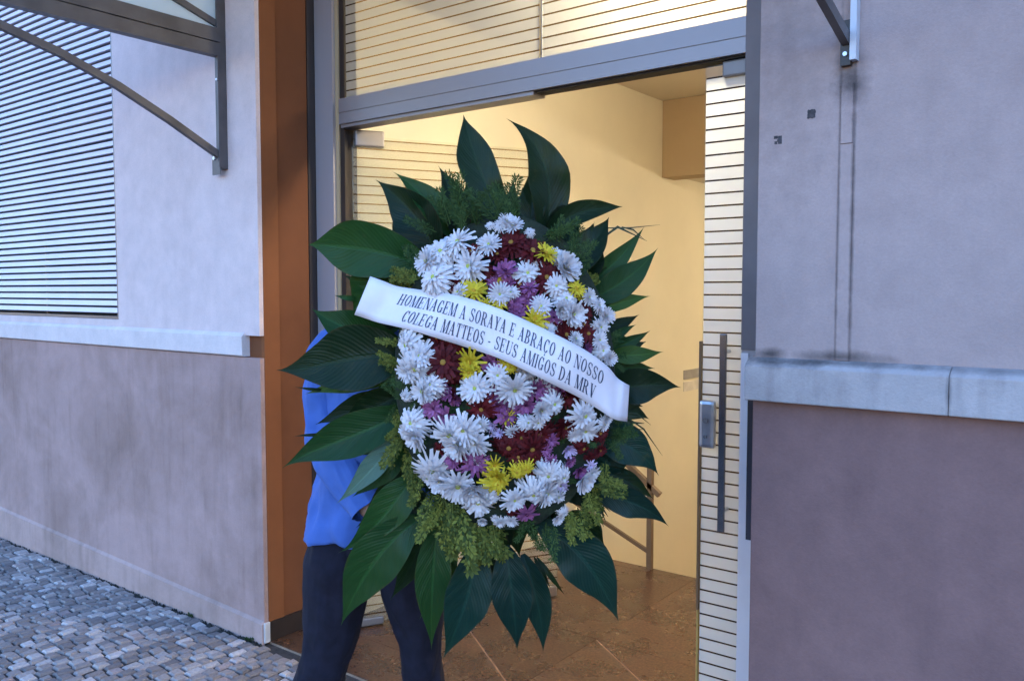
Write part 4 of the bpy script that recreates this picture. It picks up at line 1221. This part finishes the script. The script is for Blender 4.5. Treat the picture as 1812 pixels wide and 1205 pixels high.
FL = '''W812,430,26 W780,448,27 W757,463,23 W832,472,26 W770,493,30 W866,434,20 W885,400,10 W897,394,16 W868,401,8 R835,446,16 R880,452,18 R812,490,15 R858,480,13
W908,402,17 W937,411,8 R905,432,25 R942,446,28 Y965,450,20 W984,453,13 W999,475,24 W952,468,10 P895,480,17 W933,484,21 R966,492,25 P900,500,14
P936,510,15 P941,532,14 W957,543,17 W984,506,17 W1001,530,21 W990,548,17 W1012,556,22 Y1019,512,16 Y1026,524,12 W1041,526,14 W1059,541,14 R1031,553,19 W1071,560,15 W1062,578,15 R985,492,18 R1000,592,21
P980,563,15 Y946,566,21 P912,534,17 P916,556,13 W966,586,15 W1018,600,13 R1041,592,19 R1032,574,13 W1060,602,14 W1066,621,17 W1078,634,12 P1036,615,12 Y838,517,23 W885,521,19 P872,500,11 Y882,539,15 P910,548,12 Y858,541,11 W812,516,14 R800,505,16 W905,517,14 R920,505,16
W722,610,26 W737,650,30 W722,656,23 W765,681,21 W750,692,23 W745,630,23 W728,588,16 R797,617,29 R786,642,30 R802,664,20 R772,625,20 Y833,640,24 Y830,658,15 P868,640,17 P792,690,18 W842,687,28 W880,664,18 Y902,649,15 Y886,646,11 W718,702,12 P876,697,19 P764,714,14 R853,722,23
W910,687,27 P946,690,19 P930,715,19 P900,732,23 P880,716,19 P962,681,14 P990,691,17 W979,714,23 W956,726,19 W933,748,15 W951,746,15 W906,762,12 R1001,700,18 R1020,712,14 W1032,735,24 W1035,760,21 W1069,750,13 W1016,770,12 R1000,754,20 R955,768,23 R1061,766,15 W1073,738,10 Y1038,711,9
W730,748,27 W739,772,22 W721,766,16 P768,722,19 P790,736,19 W797,766,28 W823,761,28 W841,781,26 W811,786,23 W852,750,14 L871,754,9 L885,766,9 L874,768,7 P801,812,18 P841,818,23 R778,795,13 R818,808,12
W765,829,29 W780,851,20 W811,857,29 W838,863,24 W846,886,28 W863,880,19 W759,845,17 Y875,822,15 Y881,840,23 Y880,853,24 Y915,834,15 Y931,829,13 R900,790,26 R941,792,24 R918,808,18
W853,920,9 W885,923,11 W905,920,12 W875,917,6 P975,778,13 P965,796,11 L1005,793,13 P1006,813,11 P974,815,13 W970,839,22 W996,843,17 P1025,832,15 L1045,823,9 W1030,849,21 W1047,836,13 L992,858,13 W945,871,28 W966,871,22 W909,883,19 W987,878,15 P932,908,19 W985,916,11 W998,907,10 R1031,792,19 R1061,796,13 R945,805,19 R922,772,20 R1045,808,12 R905,908,10 R980,720,12'''.split()
fl = random.Random(9)
for k in range(75):                      # small blooms deeper in the gaps
    a = fl.uniform(0, 6.28); q_ = math.sqrt(fl.random()) * .9
    FL.append('%s%.0f,%.0f,%.0f' % (fl.choice('PPRRRWWLY'), 893 + 180 * q_ * math.cos(a), 660 + 258 * q_ * math.sin(a), fl.uniform(10, 15)))
for k, tok in enumerate(FL):
    c = tok[0]; u, v, r_ = (float(x) for x in tok[1:].split(','))
    o = link('chrysanthemum', fl.choice(FMESH[c]), None, wre)
    z = dome(u, v) + .0 + (.012 if c in 'WY' else .0) + fl.uniform(-.006, .008)
    if k >= len(FL) - 75:
        z -= .02
    zc = sash_cover(u, v, r_)
    tl = .5
    if zc is not None:
        z = min(z, zc - .016 - r_ * UM * .35); tl = .2
    o.location = wp(u, v, z)
    nx, ny = (u - 893) / 205, -(v - 660) / 290
    nrm = Vector((nx * .85 + fl.uniform(-tl, tl), ny * .85 + fl.uniform(-tl, tl * .8) - .05, 1)).normalized()
    o.rotation_mode = 'QUATERNION'
    q = nrm.to_track_quat('Z', 'Y'); o.rotation_quaternion = q @ Matrix.Rotation(fl.uniform(0, 6.28), 3, 'Z').to_quaternion()
    s = r_ * UM * (WD - z) / WD * fl.uniform(1.14, 1.34)
    o.scale = (s, s, s)
    if r_ > 12:
        ce = link('flower_centre', CMESH[c], None, o)
        ce.location = (0, 0, .06 if c in 'WRY' else .03)

# ---------------------------------------------------------------- printed sash
def sash_pt(t, v, off=0.0):
    a, b_ = interp(TOPE, t), interp(BOTE, t); z = interp(ZS, t) + .005 * math.sin(v * math.pi) + .005 * math.sin(t * 19 + v * 2.5) + .002 * math.sin(t * 41 - v * 4) + (.010 * max(0, 1 - abs(t - .955) / .03))
    return wp(a[0] + (b_[0] - a[0]) * v, a[1] + (b_[1] - a[1]) * v, z + off)
def sash_mat():
    m, nt, b = nt_new('white sash paper')
    b.inputs['Base Color'].default_value = (.8, .8, .81, 1); b.inputs['Roughness'].default_value = .55
    nt.links.new(ramp(nt, tex(nt, 20, 3), [(.3, (.72, .655, .68)), (.7, (.8, .725, .75))]), b.inputs['Base Color'])
    bump(nt, b, tex(nt, 30, 3), .12, .004)
    return m
sash = empty('sash', wc); sash.rotation_euler = wre.rotation_euler
tag(sash, 'white paper sash with printed dedication draped slantwise across the wreath', 'sash')
mb = MB(); nt_, nv = 72, 6
for i in range(nt_ + 1):
    for j in range(nv + 1):
        mb.v.append(tuple(sash_pt(i / nt_, j / nv)))
for i in range(nt_):
    for j in range(nv):
        k = i * (nv + 1) + j
        mb.f.append((k, k + 1, k + nv + 2, k + nv + 1)); mb.m.append(0)
o = link('band', mb.mesh('band', True), sash_mat(), sash)
so_ = o.modifiers.new('thick', 'SOLIDIFY'); so_.thickness = .0006; so_.offset = -1

TK, HR, SF = .17, .055, .075
def rect(x0, x1, y0, y1):
    return [(x0, y0), (x1, y0), (x1, y1), (x0, y1)]
def seg(x0, y0, x1, y1, w):
    return [(x0 - w / 2, y0), (x0 + w / 2, y0), (x1 + w / 2, y1), (x1 - w / 2, y1)]
def serif(x, w, y):
    return rect(x - SF, x + w + SF, y, y + HR) if y < .5 else rect(x - SF, x + w + SF, y - HR, y)
def stem(x, w=TK):
    return [rect(x, x + w, 0, 1), serif(x, w, 0), serif(x, w, 1)]
def arc(cx, cy, rx, ry, a0, a1, tx=TK, ty=HR, n=16):
    out = []
    for k in range(n):
        p_ = []
        for a in (a0 + (a1 - a0) * k / n, a0 + (a1 - a0) * (k + 1) / n):
            c, s = math.cos(R(a)), math.sin(R(a))
            p_.append(((cx + rx * c, cy + ry * s), (cx + (rx - tx) * c, cy + (ry - ty) * s)))
        out.append([p_[0][0], p_[1][0], p_[1][1], p_[0][1]])
    return out
def cglyph():
    return arc(.42, .5, .36, .5, 40, 320) + [rect(.64, .70, .66, .98), rect(.64, .69, .03, .24)]
GL = {
 'H': (.92, stem(.1) + stem(.62) + [rect(.2, .7, .47, .47 + HR)]), 'I': (.4, stem(.12)), 'E': (.78, stem(.1) + [rect(.2, .68, .945, 1), rect(.2, .7, 0, .055), rect(.2, .52, .48, .53), rect(.63, .68, .78, 1), rect(.65, .7, 0, .24), rect(.48, .53, .36, .64)]),
 'L': (.72, stem(.1) + [rect(.2, .66, 0, .055), rect(.61, .66, 0, .3)]), 'T': (.8, stem(.31) + [rect(.06, .74, .945, 1), rect(.06, .11, .72, 1), rect(.69, .74, .72, 1)]),
 'N': (.92, [rect(.14, .14 + HR, 0, 1), serif(.12, .08, 0), rect(.76, .76 + HR, 0, 1), serif(.74, .08, 1), rect(.04, .2, .945, 1), seg(.2, 1, .74, 0, .2)]),
 'M': (1.08, [rect(.12, .12 + HR, 0, 1), serif(.1, .08, 0), rect(.84, .84 + TK, 0, 1), serif(.84, TK, 0), rect(.04, .22, .945, 1), rect(.84, 1.06, .945, 1), seg(.2, 1, .52, 0, .18), seg(.86, 1, .54, 0, .06)]),
 'A': (.9, [seg(.14, 0, .44, 1, .065), seg(.70, 0, .42, 1, .19), rect(.24, .62, .3, .3 + HR), rect(.03, .27, 0, .05), rect(.55, .87, 0, .05)]),
 'V': (.86, [seg(.2, 1, .46, 0, .19), seg(.72, 1, .46, 0, .065), rect(.04, .36, .95, 1), rect(.6, .84, .95, 1)]),
 'Y': (.86, [seg(.2, 1, .44, .45, .18), seg(.72, 1, .46, .45, .065), rect(.36, .53, 0, .48), serif(.36, .17, 0), rect(.04, .36, .95, 1), rect(.6, .84, .95, 1)]),
 'O': (.86, arc(.43, .5, .37, .5, 0, 360, n=26)), 'C': (.8, cglyph()), 'G': (.86, cglyph() + [rect(.6, .6 + TK - .03, .06, .44), rect(.5, .82, .4, .45)]),
 'Ç': (.8, cglyph() + [seg(.42, -.2, .45, 0, .07), rect(.34, .5, -.24, -.18)]),
 'D': (.88, stem(.1) + arc(.3, .5, .5, .5, -90, 90)), 'U': (.9, [rect(.12, .12 + TK, .26, 1), serif(.12, TK, 1), rect(.72, .72 + HR, .26, 1), serif(.7, .09, 1)] + arc(.4475, .27, .3275, .27, 180, 360, .12)),
 'R': (.9, stem(.1) + arc(.36, .74, .33, .26, -90, 90, TK, HR) + [rect(.24, .4, .945, 1), rect(.24, .4, .48, .53), seg(.74, 0, .44, .5, .18), rect(.62, .88, 0, .05)]),
 'B': (.82, stem(.1) + arc(.34, .75, .32, .25, -90, 90, TK, HR) + arc(.36, .26, .37, .26, -90, 90, TK, HR) + [rect(.24, .38, .945, 1), rect(.24, .38, .475, .53), rect(.24, .38, 0, .055)]),
 'S': (.74, arc(.37, .74, .29, .26, 20, 240, .13, HR) + arc(.37, .26, .31, .26, -160, 60, .13, HR) + [seg(.53, .38, .2, .64, .2), rect(.58, .63, .7, .98), rect(.09, .14, .03, .32)]),
 '-': (.5, [rect(.08, .42, .34, .42)]), ' ': (.42, [])}
let = MB()
def line(text, u0, u1, v0, v1):
    """set one line of type on the sash between plan abscissae u0 and u1, from v1 (foot) up to v0 (head)"""
    vm = (v0 + v1) / 2
    tb = [(k / 400, interp(TOPE, k / 400)[0] * (1 - vm) + interp(BOTE, k / 400)[0] * vm) for k in range(401)]
    def t_of(u):
        for (a, b_) in zip(tb, tb[1:]):
            if a[1] <= u <= b_[1]:
                return a[0] + (b_[0] - a[0]) * (u - a[1]) / (b_[1] - a[1])
        return 1.0
    adv = sum(GL[c][0] + .06 for c in text); x = 0.0; off = .0012
    for c in text:
        w, polys = GL[c]
        for k, pg in enumerate(polys):
            pts = []
            for (gx, gy) in pg:
                uu = u0 + (u1 - u0) * (x + gx) / adv
                pts.append(sash_pt(t_of(uu), v1 + (v0 - v1) * gy, off + k * .00002))
            let.poly(pts)
        x += w + .06
line('HOMENAGEM A SORAYA E ABRAÇO AO NOSSO', 706, 1069, .17, .455)
line('COLEGA MATTEOS - SEUS AMIGOS DA MRV', 713, 1054, .56, .85)
ink = simple('grey blue ink', (.035, .045, .085), .6, 0, .25, 90, 60, 0)
o = link('lettering', let.mesh('lettering', fix=False), ink, sash)
